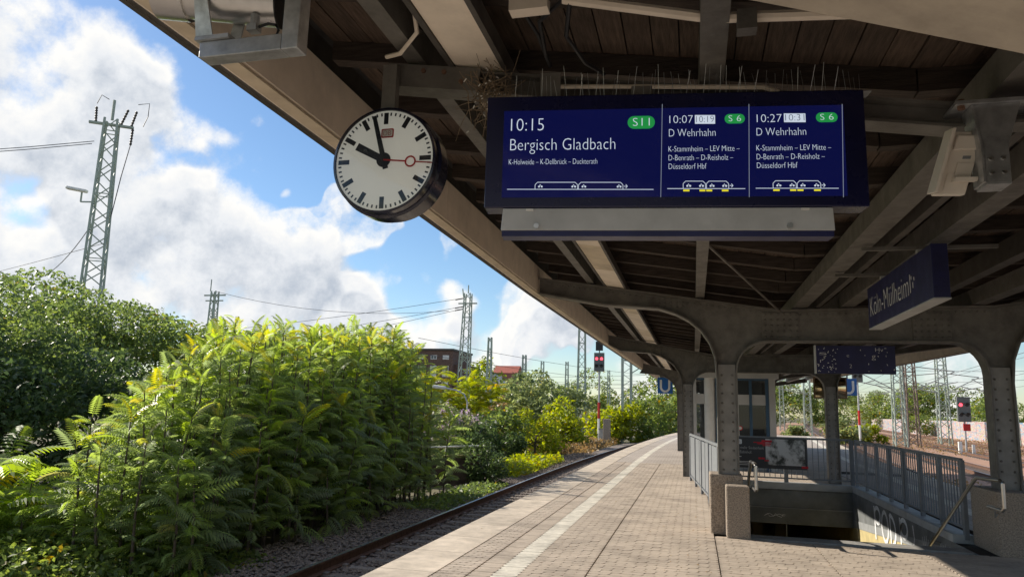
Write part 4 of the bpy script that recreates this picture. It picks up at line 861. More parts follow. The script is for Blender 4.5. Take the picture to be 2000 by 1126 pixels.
def build_handrails():
    def hr(label, pts, y=0):
        t = thing('handrail', label, 'handrail', pts[0], 'steel stair handrails'); MB().tube(pts, .021, 10).build('tube', CHROME, t, smooth=True); return t
    x = 3.26
    t = hr('bent steel handrail rising from the stairs on the right', [(x, 12.6, -.55), (x, 11.96, -.2), (x, 9.98, .9), (x, 9.9, .94), (x, 9.2, .965), (x, 9.14, .94), (x, 9.14, .68), (x, 9.2, .645), (x, 9.6, .645)])
    MB().tube([(x, 9.42, .645), (x, 9.42, .55), (x + .32, 10.26, .5)], .01, 8).build('wall_bracket', STEEL, t)
    MB().tube([(x, 11.7, -.06), (x + .1, 11.7, -.1)], .01, 8).build('wall_bracket', STEEL, t)
    x = .77
    t = hr('short bent steel handrail at the left stair plinth', [(x, 13.2, -.3), (x, 11.6, .57), (x, 10.95, .93), (x, 10.9, .955), (x, 10.1, .975), (x, 10.04, .95), (x, 10.04, .66), (x, 10.1, .63), (x, 10.7, .63)])
    MB().tube([(x, 10.6, .63), (x - .08, 10.6, .6)], .01, 8).build('wall_bracket', STEEL, t)
build_handrails()

def build_banner():
    t = thing('cleanliness_banner', 'dark printed banner reading Für mehr Sauberkeit tied to the far railing', 'banner', (1.7, 17.7, .4))
    x0, x1, z0, z1, Y = .86, 2.46, .42, 1.1, 17.69
    MB().box(x0, x1, Y, Y + .006, z0, z1).build('sheet', mat('banner_dark', (.05, .052, .06), .5, var=.1, scale=2), t)
    pic = mat('banner_picture', (.6, .6, .6), .5, scale=3.2, col2=(.05, .055, .05), thr=(.42, .55)); MB().box(1.58, 2.42, Y - .004, Y - .001, .5, 1.08).build('picture', pic, t)
    wt = mat('banner_white', (.75, .75, .75), .5); rd = mat('banner_red', (.6, .02, .04), .5); mt = lambda x, z: frame_mtx((x, Y - .006, z), (1, 0, 0), (0, 0, 1))
    flat('logo', rounded(.17, .11, .02), mt(.98, 1.0), wt, t); text('logo_text', 'DB', mt(.925, .965), .11, .06, rd, t)
    text('lettering', 'Für mehr Sauberkeit', mt(.9, .84), .64, .06, wt, t); text('lettering', 'am Bahnhof.', mt(.9, .74), .38, .06, wt, t)
    for z, w_ in ((.66, .15), (.55, .42), (.52, .44), (.48, .36)): flat('small_print', [(0, 0), (w_, 0), (w_, .012), (0, .012)], mt(.9, z), wt, t)
    for x, z, w_, h_ in ((1.32, .985, .2, .02), (1.4, .955, .3, .03), (1.5, 1.0, .22, .05), (1.52, .92, .16, .02), (1.42, .62, .14, .04), (2.34, .45, .14, .05), (1.55, .58, .1, .03)): flat('red_mark', [(0, 0), (w_, 0), (w_, h_), (0, h_)], mt(x, z), rd, t)
build_banner()

def build_lift():
    t = thing('lift_cabin', 'grey and blue glazed lift house standing under the canopy behind stairs', 'lift', (1.15, 24, 0))
    blue = mat('lift_blue', (.045, .10, .17), .4, var=.08); gd = glass('lift_glass', (.02, .027, .032), .5); pale = mat('lift_panel', (.5, .5, .49), .5, var=.06, scale=2)
    x0, x1, y0, y1, H_ = -.02, 2.34, 22.6, 25.4, 2.78
    MB().box(x0 - .04, x1 + .1, y0 - .06, y1, 2.68, H_ + .16).build('roof_band', pale, t); MB().box(x0, x1, y0 + .1, y1, -.005, .12).build('base', GREYL, t)
    MB().tube([(x0 + .48, y0 + .1, 0), (x0 + .48, y0 + .1, 2.68)], .16, 20).build('round_post', WHITE, t, smooth=True)
    for xa, xb, m in ((x0, x0 + .1, pale), (x0 + .66, x0 + .76, blue), (x0 + 1.06, x0 + 1.14, blue), (1.6, 1.68, blue), (2.06, 2.15, blue), (2.16, x1, pale)): MB().box(xa, xb, y0, y0 + .14, 0, 2.68).build('post', m, t)
    for xa, xb in ((x0 + .1, x0 + .34), (x0 + .76, x0 + 1.06), (x0 + 1.14, 1.6), (1.68, 2.06)):
        MB().box(xa, xb, y0 + .05, y0 + .07, .15, 1.9).build('pane', gd, t); MB().box(xa, xb, y0 + .02, y0 + .1, 1.9, 2.2).build('transom', pale, t); MB().box(xa, xb, y0 + .05, y0 + .07, 2.2, 2.62).build('pane', gd, t); MB().box(xa, xb, y0 + .03, y0 + .1, 2.62, 2.68).build('head_rail', blue, t)
    MB().box(1.72, 2.03, y0 + .3, y0 + .34, .1, 1.85).build('door_leaf', pale, t); MB().box(1.25, 1.3, y0 + .02, y0 + .05, .15, 1.9).build('door_frame', pale, t)
    MB().tube([(1.33, y0 + .045, 1.22), (1.33, y0 + .04, 1.22)], .07, 16).build('sticker', RED, t); MB().tube([(1.33, y0 + .0395, 1.22), (1.33, y0 + .037, 1.22)], .045, 16).build('sticker_field', WHITE, t)
    MB().box(x0 + .84, x0 + .94, y0 + .4, y0 + .5, .0, 1.0).build('call_post', CHROME, t)
    # side wall facing the left platform
    for ya, yb in ((y0 + .2, y0 + 1.2), (y0 + 1.3, y0 + 2.6)):
        MB().box(x0 + .02, x0 + .04, ya, yb, .15, 1.9).build('pane', gd, t); MB().box(x0, x0 + .06, ya, yb, 1.9, 2.2).build('transom', pale, t); MB().box(x0 + .02, x0 + .04, ya, yb, 2.2, 2.62).build('pane', gd, t)
    for y in (y0 + .16, y0 + 1.22, y0 + 2.62): MB().box(x0 - .01, x0 + .07, y, y + .08, 0, 2.68).build('post', blue, t)
    MB().box(x1 - .04, x1 - .02, y0 + .15, y1, .1, 2.68).build('side_panel', pale, t); MB().box(.2, 2.2, y1 - .06, y1, .1, 2.68).build('rear_panel', pale, t)
    MB().box(x0 + .82, x0 + .86, y0 + .25, y0 + .29, 2.32, 2.52).build('interior_lamp', mat('lamp_glow', (.9, .85, .6), .5, emit=(1, .95, .7, 3)), t)
build_lift()

# ------------------------------------------------------------------ vegetation
def mesh_np(name, V, F, tint=None):
    me = D.meshes.new(name); n = len(V); k = F.shape[1]
    me.vertices.add(n); me.vertices.foreach_set('co', np.ascontiguousarray(V, dtype=np.float32).ravel())
    me.loops.add(F.size); me.loops.foreach_set('vertex_index', F.astype(np.int32).ravel()); me.polygons.add(len(F)); me.polygons.foreach_set('loop_start', np.arange(0, F.size, k, dtype=np.int32))
    if tint is not None:
        a = me.attributes.new('tint', 'FLOAT_COLOR', 'POINT'); c = np.zeros((n, 4), np.float32); c[:, :2] = tint; c[:, 3] = 1; a.data.foreach_set('color', c.ravel())
    me.update(); me.validate(); return me
def rotmats(yaw, pitch, roll):
    cy, sy, cp, sp, cr, sr = np.cos(yaw), np.sin(yaw), np.cos(pitch), np.sin(pitch), np.cos(roll), np.sin(roll); z = np.zeros_like(yaw); o = z + 1
    Rz = np.stack([np.stack([cy, -sy, z], -1), np.stack([sy, cy, z], -1), np.stack([z, z, o], -1)], -2)
    Ry = np.stack([np.stack([cp, z, -sp], -1), np.stack([z, o, z], -1), np.stack([sp, z, cp], -1)], -2)
    Rx = np.stack([np.stack([o, z, z], -1), np.stack([z, cr, -sr], -1), np.stack([z, sr, cr], -1)], -2)
    return Rz @ Ry @ Rx
def frond_template(pairs=11, droop=.42, lw=.17, ll=.25):
    V = []; F = []; T = []
    def pos(s): return np.array([s * (1 - .12 * s), 0, .05 + .30 * s - droop * 1.1 * s * s])
    def leaf(b, d, L_, w):
        d = d / np.linalg.norm(d); side = np.cross(d, [0, 0, 1.]); side /= np.linalg.norm(side); o = len(V)
        V.extend([b, b + d * L_ * .38 + side * w / 2 + np.array([0, 0, .012]), b + d * L_ + np.array([0, 0, -.05 * L_ / .2]), b + d * L_ * .38 - side * w / 2 + np.array([0, 0, .012])]); F.append((o, o + 1, o + 2, o + 3))
    for k in range(pairs):
        s = .16 + .8 * k / (pairs - 1); b = pos(s); sz = ll * (1 - .55 * abs(s - .42) ** 1.3 * 1.6); 
        for sg in (-1, 1): leaf(b, np.array([.45, sg * 1., -.32]), max(.06, sz), lw * .36)
    leaf(pos(.97), np.array([1, 0, -.5]), .16, .06)
    for a, b in ((0, .35), (.35, .7), (.7, 1.)):
        p, q = pos(a), pos(b); o = len(V); V.extend([p + [0, -.006, 0], q + [0, -.004, 0], q + [0, .004, 0], p + [0, .006, 0]]); F.append((o, o + 1, o + 2, o + 3))
    return np.array(V), np.array(F)
def instance(tv, tf, pos, R, scale, tint):
    n = len(pos); V = np.einsum('nij,kj->nki', R, tv) * np.asarray(scale).reshape(n, 1, -1) + pos[:, None]
    F = tf[None] + len(tv) * np.arange(n)[:, None, None]; T = np.repeat(tint, len(tv), 0); return V.reshape(-1, 3), F.reshape(-1, tf.shape[1]), T
FT = frond_template()
AIL = leafmat('ailanthus_leaf', (.14, .18, .095), (.21, .29, .04), (.34, .28, .03), .55, .65)
def build_thicket():
    # saplings inside the strip between the track and the embankment
    stems = []
    def env(x, y):     # crown height above ground level 0 = platform
        r = (2.75 + .1 * max(0, y - 11)) * min(1, max(0, (y - 8.2 + (8 + x) * 1.0) / 3.0)) ** .55; r *= 1 - .1 * max(0, (y - 19.5) / 1.5)
        f = min(1, max(0, (-6.95 - x) / 1.1)) ** .42; b = min(1, max(.45, (13.2 + x) / 2.5)); return -1.0 + (r + 1.0) * f * b
    gid = []
    for k in range(1000):
        x = rng.uniform(-12.2, -7.1); y = rng.uniform(8.9, 20.7)
        if x < -11 + max(0, (y - 12) * -.0) and y > 17: pass
        h = env(x, y) + rng.normal(0, .16)
        if h < -.2: continue
        if all((x - a) ** 2 + (y - b) ** 2 > .24 ** 2 for a, b, _ in stems): stems.append((x, y, h))
    stems = stems[:330]
    P = []; yaw = []; pit = []; rol = []; sc = []; tint = []; sm = MB()
    for (x, y, h) in stems:
        lx, ly = rng.normal(0, .12), rng.normal(0, .12) ; H_ = h + 1.0; base = Vector((x, y, -1.08)); tip = Vector((x + lx, y + ly, h - .1))
        if H_ > .9: sm.tube([base, base.lerp(tip, .5) + Vector((rng.normal(0, .05), rng.normal(0, .05), 0)), tip], [.028, .02, .008], 5, False)
        nf = int((16 + H_ * 12) * rng.uniform(.6, 1.15)); a0 = rng.random() * 6.28; ss = rng.uniform(.72, 1.2); st_ = rng.normal(0, .14)
        for i in range(nf):
            s = .12 + .88 * (i / nf) ** .9; p = base.lerp(tip, s); a = a0 + i * 2.4 + rng.normal(0, .2)
            top = max(0, (s - .72) / .28)
            P.append(p); yaw.append(a); pit.append(.2 + .75 * top ** 1.5 + rng.normal(0, .32)); rol.append(rng.normal(0, .5)); sc.append((.6 - .17 * top) * ss * rng.uniform(.55, 1.2))
            yg = 1 if (top > .7 and rng.random() < .4) else 0
            if rng.random() < .012: yg = .6
            tint.append((min(1, max(0, rng.normal(.3 + .55 * top + st_, .25))), yg * rng.uniform(.15, .75)))
    P = np.array([tuple(p) for p in P]); V, F, T = instance(*FT, P, rotmats(np.array(yaw), np.array(pit), np.array(rol)), np.array(sc), np.array(tint))
    t = thing('ailanthus_thicket', 'dense sunlit thicket of young pinnate-leaved trees left of the track', 'shrub', (-9, 14, -1.1))
    link('foliage', mesh_np('foliage', V, F, T), AIL, t); stuff(sm.build('stems', BARK, t))
build_thicket()

DI = (np.array([(0, 0, 0), (.5, .28, .06), (1, 0, -.08), (.5, -.28, .06)]), np.array([(0, 1, 2, 3)]))
def leaves(C_, size, upb=.0, tint_mu=.4, tint_sd=.25, young=0.):
    n = len(C_); yaw = rng.random(n) * 6.28; pit = rng.normal(-.2 + upb, .6, n); rol = rng.normal(0, .8, n)
    tn = np.stack([np.clip(rng.normal(tint_mu, tint_sd, n), 0, 1), (rng.random(n) < young) * rng.random(n)], -1)
    return instance(*DI, C_, rotmats(yaw, pit, rol), size * rng.uniform(.6, 1.35, n), tn)
def crown_points(c, r, n, nb, flat_=.8, tall=1.):
    c = np.array(c); cen = []
    while len(cen) < nb:
        p = rng.uniform(-1, 1, 3)
        if (p ** 2).sum() < 1 and p[2] > -.75: cen.append(p)
    cen = np.array(cen); br = rng.uniform(.26, .46, nb); k = rng.integers(0, nb, n); d = rng.normal(size=(n, 3)); d /= np.linalg.norm(d, axis=1)[:, None]
    q = cen[k] + d * (br[k] * (.55 + .5 * rng.random(n) ** .5))[:, None] * np.array([1, 1, flat_]); return q * np.array(r) + c, cen * np.array(r) + c
LEAF = {'mid': leafmat('leaf_mid', (.08, .12, .05), (.17, .22, .045), (.25, .17, .02), .45), 'dark': leafmat('leaf_dark', (.04, .07, .03), (.085, .125, .04), None, .35), 'yellow': leafmat('leaf_yellow', (.10, .15, .03), (.24, .27, .025), (.3, .2, .02), .5), 'pale': leafmat('leaf_pale', (.12, .15, .07), (.21, .25, .10), (.25, .2, .05), .4), 'dry': leafmat('leaf_dry', (.16, .11, .05), (.26, .19, .08), (.35, .2, .08), .3), 'lilac': leafmat('leaf_lilac', (.28, .2, .26), (.42, .32, .40), None, .4)}
def tree(name, label, cat, base, H_, r, n, size, kind='mid', nb=22, group=None, trunk=.12, cz=None, young=.04, mu=.4, pinnate=False):
    x, y, z = base; t = thing(name, label, cat, base, group); cz = cz if cz is not None else H_ * .58
    pts, cen = crown_points((x, y, z + cz), (r, r, H_ - cz), n, nb)
    pts = pts[pts[:, 2] > z + .05]
    # lower skirt keeps inside
    if pinnate:
        m = len(pts); tn = np.stack([np.clip(rng.normal(mu, .25, m), 0, 1), (rng.random(m) < young) * rng.random(m)], -1); V, F, T = instance(*FT, pts, rotmats(rng.random(m) * 6.28, rng.normal(.25, .3, m), rng.normal(0, .3, m)), size * rng.uniform(.7, 1.2, m), tn)
    else: V, F, T = leaves(pts, size, 0, mu, .25, young)
    link('crown', mesh_np('crown', V, F, T), LEAF[kind] if kind in LEAF else kind, t)
    b = MB(); top = Vector((x + r * .05, y, z + cz)); b.tube([(x, y, z - .1), (x + r * .03, y, z + cz * .5), top], [trunk, trunk * .8, trunk * .5], 7, False)
    for c in cen[:min(12, nb)]: b.tube([Vector((x, y, z + cz * random.uniform(.3, .9))), Vector(c)], [trunk * .4, trunk * .1], 5, False)
    b.build('trunk', BARK, t, smooth=True); return t
def shrub_mass(name, label, box, n, size, kind, zfun, young=.03, mu=.4, cat='undergrowth', kind_='stuff'):
    x0, x1, y0, y1 = box; X = rng.uniform(x0, x1, n); Y = rng.uniform(y0, y1, n); Z = np.array([zfun(a, b) for a, b in zip(X, Y)]); V, F, T = leaves(np.stack([X, Y, Z], -1), size, .1, mu, .28, young)
    o = link(name, mesh_np(name, V, F, T), LEAF[kind]); tag(o, label, cat, None, kind_); return o
def build_plants():
    gz = -1.08
    # left background trees behind the thicket
    G = 'tall trees behind the thicket'
    tree('broadleaf_tree', 'tall dark tree at the left picture edge in front of the lattice mast', 'tree', (-17.5, 13.5, gz), 5.3, 3.4, 34000, .125, 'mid', 40, G, .16, 3.1, .02, .35)
    tree('broadleaf_tree', 'dark green tree to the right of the lattice mast foot, behind the thicket', 'tree', (-19.8, 19.5, gz), 6.3, 3.6, 32000, .14, 'mid', 36, G, .16, 3.8, .02, .35)
    tree('broadleaf_tree', 'dark tree half hidden behind the other trees at far left', 'tree', (-24.5, 17.5, gz), 6.4, 3.8, 18000, .2, 'dark', 30, G, .16, 3.8, .02, .5)
    tree('broadleaf_tree', 'lower tree between the dark trees and the pointed small mast', 'tree', (-15.2, 19.8, gz), 5.4, 2.2, 10000, .15, 'mid', 22, G, .1, 3.1, .03, .45)
    tree('broadleaf_tree', 'dark low tree filling the gap at left above the fronds', 'tree', (-14.6, 12.4, gz), 4.3, 2.5, 15000, .14, 'dark', 26, G, .1, 2.4, .02, .5)
    # fern-like fronds at the left edge and ground cover in front
    tree('sumac_shrub', 'low bright feathery shrub at the left picture edge', 'shrub', (-10.7, 9.1, gz), 1.75, 1.15, 150, .85, AIL, 14, None, .03, .9, .05, .85, True)
    shrub_mass('ground_cover', 'low leafy ground cover in front of the thicket', (-12.5, -6.6, 7.6, 11.2), 16000, .11, 'mid', lambda x, y: -1.05 + rng.random() * max(.05, min(.75, (-6.6 - x) * .45)) * (1 - .3 * rng.random()), .06, .5)
    shrub_mass('creeping_weeds', 'green creeping weeds beside the rail', (-7.2, -6.0, 17.5, 24), 3000, .12, 'mid', lambda x, y: -1.0 + .16 * rng.random(), .03, .4); shrub_mass('yellow_weeds', 'bright yellow-green weeds on the far ballast shoulder', (-8.4, -6.4, 27, 37), 3600, .2, 'yellow', lambda x, y: -1.0 + .42 * rng.random() ** 1.5, .1, .7)
    # bushes further along the track, left to right
    G = 'bushes along the far track'
    spec = [('buddleia_bush', 'bush with lilac flower spikes by the low parapet wall', (-10.2, 29, gz), 2.9, 1.8, 3200, .2, 'pale', .55), ('round_bush', 'dark leafy bush at the end of the parapet wall', (-8.5, 28, gz), 2.3, 1.3, 2600, .18, 'dark', .6),
            ('round_bush', 'dark low bush growing over the end of the parapet wall', (-6.95, 24.7, gz), 1.75, .75, 2600, .12, 'dark', .6), ('feathery_tree', 'small bright feathery tree below the brick block', (-15.5, 40, gz), 4.8, 1.7, 330, 1.0, 'yellow', .7), ('feathery_tree', 'feathery yellow-green tree under the second lattice mast', (-13.4, 42, gz), 4.3, 2.0, 380, 1.0, 'yellow', .75),
            ('round_bush', 'green bush behind the yellow weeds', (-10.6, 39, gz), 3.0, 1.6, 2800, .24, 'mid', .6), ('round_bush', 'tall yellow-green bush at mid distance beside the track', (-9.3, 43, gz), 3.3, 1.8, 2800, .26, 'yellow', .6), ('round_bush', 'dark low bush in front of the tall yellow-green bush', (-9.9, 36.5, gz), 2.1, 1.3, 2200, .2, 'dark', .6),
            ('round_bush', 'bright bush left of the red signal post', (-9.4, 52, gz), 3.2, 1.9, 2600, .3, 'yellow', .7), ('willow_tree', 'pale rounded tree behind the red signal', (-15.2, 76, gz), 6.8, 4.2, 5200, .45, 'pale', .55), ('conifer_tree', 'dark round-topped tree far behind, left of the pale tree', (-20.6, 86, gz), 6.7, 3.2, 4200, .5, 'dark', .6),
            ('round_bush', 'bright yellow bush right of the signal post', (-6.9, 64, gz), 4.2, 2.3, 3000, .36, 'yellow', .75), ('round_bush', 'large green bush at the bend of the track', (-4.4, 66, gz), 4.6, 2.7, 3600, .36, 'mid', .55), ('round_bush', 'green bush farthest along the left track', (-2.0, 78, gz), 4.2, 3.0, 3200, .42, 'mid', .6), ('broadleaf_tree', 'autumn-tinted tree beside the brick block', (-27, 95, gz), 9.5, 3.0, 2600, .5, 'yellow', .3),
            ('round_bush', 'olive bush behind the lilac bush', (-12.9, 34, gz), 2.6, 1.9, 3000, .22, 'mid', .5), ('round_bush', 'dry brownish bush in the middle of the shrubs', (-13.5, 47, gz), 3.4, 2.0, 2200, .3, 'dry', .5)]
    for nm, lab, base, H_, r, n, s, kd, mu in spec:
        pin = nm == 'feathery_tree'; tree(nm, lab, 'tree' if 'tree' in nm else 'bush', base, H_, r, n, s, kd, 18, G, .07, H_ * (.62 if pin else .38), .08, mu, pin)
    # lilac spikes
    b = []; 
    for k in range(130):
        a = rng.random() * 6.28; q = rng.random() ** .5 * 1.7; z = gz + 2.85 - .45 * q - rng.random() * .9; 
        for j in range(14): b.append((-10.2 + q * math.cos(a) + rng.normal(0, .03) + j * .008 * math.cos(a), 29 + q * math.sin(a) + rng.normal(0, .03), z + j * .022))
    V, F, T = leaves(np.array(b), .09, 0, .5); o = link('flower_spikes', mesh_np('flower_spikes', V, F, T), LEAF['lilac']); o['kind'] = 'stuff'
    par(o, [c for c in COL.objects if c.name.startswith('buddleia')][0])
    shrub_mass('track_weeds', 'dry brown weeds at the foot of the left signal', (-10.5, -6.2, 44, 64), 5000, .22, 'dry', lambda x, y: -1.05 + .5 * rng.random() ** 1.6, .1, .5)
    # far woods as one mass each
    def wood(name, label, spots, n, size, kind, mu, yg=.1):
        C_ = []
        for (x, y, H_, r) in spots: p, _ = crown_points((x, y, -1 + H_ * .5), (r, r, H_ * .52), n, 16); C_.append(p[p[:, 2] > -1.05])
        V, F, T = leaves(np.concatenate(C_), size, 0, mu, .3, yg); tag(link(name, mesh_np(name, V, F, T), LEAF[kind]), label, 'trees', None, 'stuff')
    wood('far_wood', 'far line of mixed trees on the left horizon', [(-150 + 9 * k + rng.normal(0, 3), 215 - k * .4 + rng.normal(0, 12), rng.uniform(8, 15), rng.uniform(6, 9)) for k in range(19)], 2200, .65, 'mid', .5)
    wood('far_wood', 'woodland mass behind the tracks in the centre distance', [(8 + 7 * k + rng.normal(0, 2), 240 + rng.normal(0, 12), rng.uniform(10, 16), rng.uniform(6, 9)) for k in range(8)], 3000, .7, 'mid', .4)
    wood('right_wood', 'green trees behind the graffiti wall on the right', [(48 + 4.2 * k + rng.normal(0, 1.5), 195 - 8.5 * k + rng.normal(0, 6), rng.uniform(9.5, 14) if k > 4 else rng.uniform(7, 10), rng.uniform(5, 8)) for k in range(14)], 4200, .55, 'mid', .55)
    # yard bushes right
    for lab, x, y, H_, r, kd in (('yellowish bush between the right-hand tracks behind rear column', 14.5, 78, 2.7, 2.2, 'pale'), ('round pale bush beside the yellowish bush in the yard', 17.5, 84, 2.0, 2.0, 'yellow'), ('small yellow bush left of the rear column in the yard', 10.6, 84, 2.0, 1.3, 'pale'), ('dark green bush standing against the graffiti wall', 37.5, 135, 4.2, 3.2, 'mid'), ('low bush behind the orange trackside sign', 5.0, 75, 2.0, 1.6, 'mid')):
        tree('yard_bush', lab, 'bush', (x, y, -1.0), H_, r, 2600, .36, kd, 16, 'bushes in the track yard', .06, H_ * .42, .15, .6)
    shrub_mass('dry_weeds', 'dry straw-coloured weeds on the yard ballast', (16, 36, 60, 110), 5000, .18, 'dry', lambda x, y: -.97 + .35 * rng.random() ** 2, .1, .6)
    shrub_mass('edge_weeds', 'green and dry weeds beside the right platform edge', (8.0, 10.4, 14, 40), 2600, .12, 'dry', lambda x, y: -.97 + .4 * rng.random() ** 1.6, .2, .5)
build_plants()

# ------------------------------------------------------------------ masts, wires, signals
def lattice(label, base, H_, w0, w1, m=MASTG, group='lattice catenary masts', arms=(), name='lattice_mast', leg=.07, rot=0, cells=None, lean=(0, 0)):
    x, y, z = base; t = thing(name, label, 'mast', base, group); ca, sa = math.cos(rot), math.sin(rot)
    def pt(s, i, j):
        w = (w0 + (w1 - w0) * s) / 2; a, b = i * w, j * w; return Vector((x + a * ca - b * sa + lean[0] * s, y + a * sa + b * ca + lean[1] * s, z + H_ * s))
    for i, j in ((-1, -1), (1, -1), (1, 1), (-1, 1)): MB().beam(pt(0, i, j), pt(1, i, j), leg, leg, (0, 1, .01)).build('leg', m, t)
    b = MB(); n = cells or int(H_ / .75)
    for k in range(n):
        s0, s1 = k / n, (k + 1) / n
        for (i, j), (i2, j2) in (((-1, -1), (1, -1)), ((1, -1), (1, 1)), ((1, 1), (-1, 1)), ((-1, 1), (-1, -1))):
            p, q = (pt(s0, i, j), pt(s1, i2, j2)) if k % 2 else (pt(s0, i2, j2), pt(s1, i, j)); b.beam(p, q, leg * .55, leg * .4, (0, 1, .02))
            if k % 5 == 0: b.beam(pt(s0, i, j), pt(s0, i2, j2), leg * .5, leg * .5)
    b.build('bracing', m, t)
    for s, half, hh in arms:
        c = pt(s, 0, 0); d = Vector((ca, sa, 0)); MB().beam(c - d * half, c + d * half, .12, hh).build('cross_arm', m, t)
    return t, pt
def wire(label, p, q, sag=.4, r=.014, n=10):
    p, q = Vector(p), Vector(q); pts = [p.lerp(q, k / n) - Vector((0, 0, sag * 4 * (k / n) * (1 - k / n))) for k in range(n + 1)]
    o = MB().tube(pts, r, 3, False).build('overhead_wire', WIRE); return tag(o, label, 'wire', 'overhead wires')
def insul(t, p, q):
    p, q = Vector(p), Vector(q); rs = []; pts = []
    for k in range(13): pts.append(p.lerp(q, k / 12)); rs.append(.06 if k % 2 else .035)
    MB().tube(pts, rs, 8).build('insulator', STEELD, t)
def build_masts():
    A, pa = lattice('tall pale-green lattice mast with insulators and lamp, left above trees', (-23.9, 24, -1.1), 14.4, .95, .48, arms=((.985, .85, .1),), leg=.07, rot=rad(35), cells=26, lean=(-.1, 0))
    c = pa(1, 0, 0); d = Vector((math.cos(rad(35)), math.sin(rad(35)), 0))
    for s, tl in ((-.6, -.05), (.35, .3), (.75, .2)): b = pa(.985, 0, 0) + d * s; insul(A, b + Vector((0, 0, .04)), b + Vector((tl, 0, .72)))
    MB().tube([c, c + Vector((0, 0, .9))], .06, 8).build('finial', MASTG, A); insul(A, pa(.985, 0, 0) + d * .82 + Vector((0, 0, -.05)), c + d * .8 + Vector((0, 0, -1.0)))
    MB().tube([c + d * -.6 + Vector((-.05, 0, .65)), c + d * -.5 + Vector((0, 0, 1.05)), c + d * -.2 + Vector((0, 0, .9))], .018, 5).build('jumper', WIRE, A)
    MB().tube([c + d * .7 + Vector((.3, 0, .8)), c + d * 1.2 + Vector((.2, 0, .95)), c + d * 1.35 + Vector((0, 0, .4)), c + d * 1.2 + Vector((0, 0, -.1))], .018, 5).build('jumper', WIRE, A)
    MB().tube([c + d * .8 + Vector((0, 0, -1)), c + d * .6 + Vector((0, 0, -2.4)), pa(.7, 1, 1)], .02, 5).build('cable', WIRE, A)
    q = pa(.74, -1, -1); MB().beam(q, q + Vector((-.5, -.1, .0)), .05, .05).build('lamp_arm', MASTG, A); MB().beam(q + Vector((-.5, -.1, 0)), q + Vector((-.5, -.1, .4)), .05, .05).build('lamp_arm', MASTG, A); MB().beam(q + Vector((-.3, -.05, .45)), q + Vector((-1.2, -.2, .62)), .22, .14).build('lamp_head', WHITE, A, bevel=.05)
    wire('wires from tall left mast running out of the left edge', c + Vector((-.9, 0, -1.0)), (-48, 14, 9.6), .6, .02); wire('second wire from tall left mast to left edge', c + Vector((-.9, .1, -.85)), (-48, 14.4, 9.9), .6, .02); wire('thin wire low across the left trees', (-60, 40, 8.4), (-24, 24.4, 8.0), .2, .014)
    wire('slack cable hanging left of the tall mast', pa(.66, -1, -1), (-30.5, 27, 7.0), .5, .02)
    # second mast, mid left
    Bm, pb = lattice('green lattice mast standing in front of the brick block', (-18.2, 56, -1), 11.9, .95, .5, arms=((.93, .8, .1),), leg=.08, cells=18, lean=(.2, 0)); c = pb(1, 0, 0); MB().tube([c, c + Vector((0, 0, .7))], .05, 6).build('finial', MASTG, Bm); MB().tube([c + Vector((-.4, 0, -.3)), c + Vector((-.5, 0, .4))], .05, 6).build('finial', MASTG, Bm)
    for k, dz in enumerate((-.4, -1.1, -1.3)): wire(['upper', 'middle', 'lower'][k] + ' wire from second mast to the left', c + Vector((-.5, 0, dz)), (-62, 48 + 3 * k, 5.5 - 1.3 * k), .8, .02); insul(Bm, c + Vector((-.4, 0, dz)), c + Vector((-1.1, 0, dz - .12)))
    C_, pc = lattice('small mast tip rising just above the thicket', (-42.2, 56, -1), 12.4, .8, .45, arms=((.97, 1.1, .12), (.93, .9, .1)), leg=.1, cells=18); c = pc(1, 0, 0); MB().tube([c + Vector((-.5, 0, 0)), c + Vector((-.5, 0, 1.1))], .05, 6).build('finial', MASTG, C_); wire('wire from the small mast to the right', c, (-20, 57, 9.6), .9, .02)
    far = [('slim dark mast right of the second mast', -25.7, 90, 11.7, .75, .4), ('grey mast in front of the round dark tree', -21.5, 92, 9.6, .7, .4), ('double lattice mast behind the pale tree', -13.6, 90, 13.2, 1.1, .75), ('thin far mast left of the double mast', -21.5, 125, 11, .7, .4), ('far mast in the gap of the horizon trees', -29, 140, 12, .8, .5), ('thin far mast beside the bent track', -1.5, 115, 11.5, .8, .6), ('pair of thin masts beyond the underground sign', 0.8, 112, 11, .8, .6), ('tiny farthest mast on left horizon', -17, 150, 11, .6, .4)]
    for lab, x, y, H_, w0, w1 in far: lattice(lab, (x, y, -1), H_, w0, w1, leg=.12, cells=12)
    for k, (x, y) in enumerate(((-24, 110), (-20, 132), (-14.5, 118))): wire(['first', 'second', 'third'][k] + ' cross-span wire above the left horizon', (x - 16, y, 7.2 - k * .3), (x + 18, y, 7.2 - k * .3), .6, .022)
    for k in range(3): wire(['lowest', 'middle', 'highest'][k] + ' long catenary wire along the left track', (-26 + k * 1.5, 56 + k, 5.2 + k * 1.1), (-4.5, 118, 5.2 + k * 1.1), .5, .022)
    # twin-leg portal mast at the bend
    t = thing('portal_mast', 'twin-legged green mast joined by lattice at the platform bend', 'mast', (-6, 64, -1))
    for x, m in ((-6.05, 0), (-5.3, 0)): MB().box(x - .11, x + .11, 63.9, 64.1, -1.1, 7.6).build('leg', MASTG, t)
    b = MB(); k = 0; z = 0.5
    while z < 7.2: b.beam((-6.05, 64, z), (-5.3, 64, z + .55), .05, .05); b.beam((-5.3, 64, z + .55), (-6.05, 64, z + 1.1), .05, .05); z += 1.1
    b.build('bracing', MASTG, t); MB().box(-6.1, -5.2, 63.95, 64.05, 6.0, 6.12).build('cross_tie', MASTG, t); MB().tube([(-5.2, 64, 5.0), (-3.6, 64, 6.0), (-2.2, 64, 6.2)], .05, 6).build('cantilever', MASTG, t)
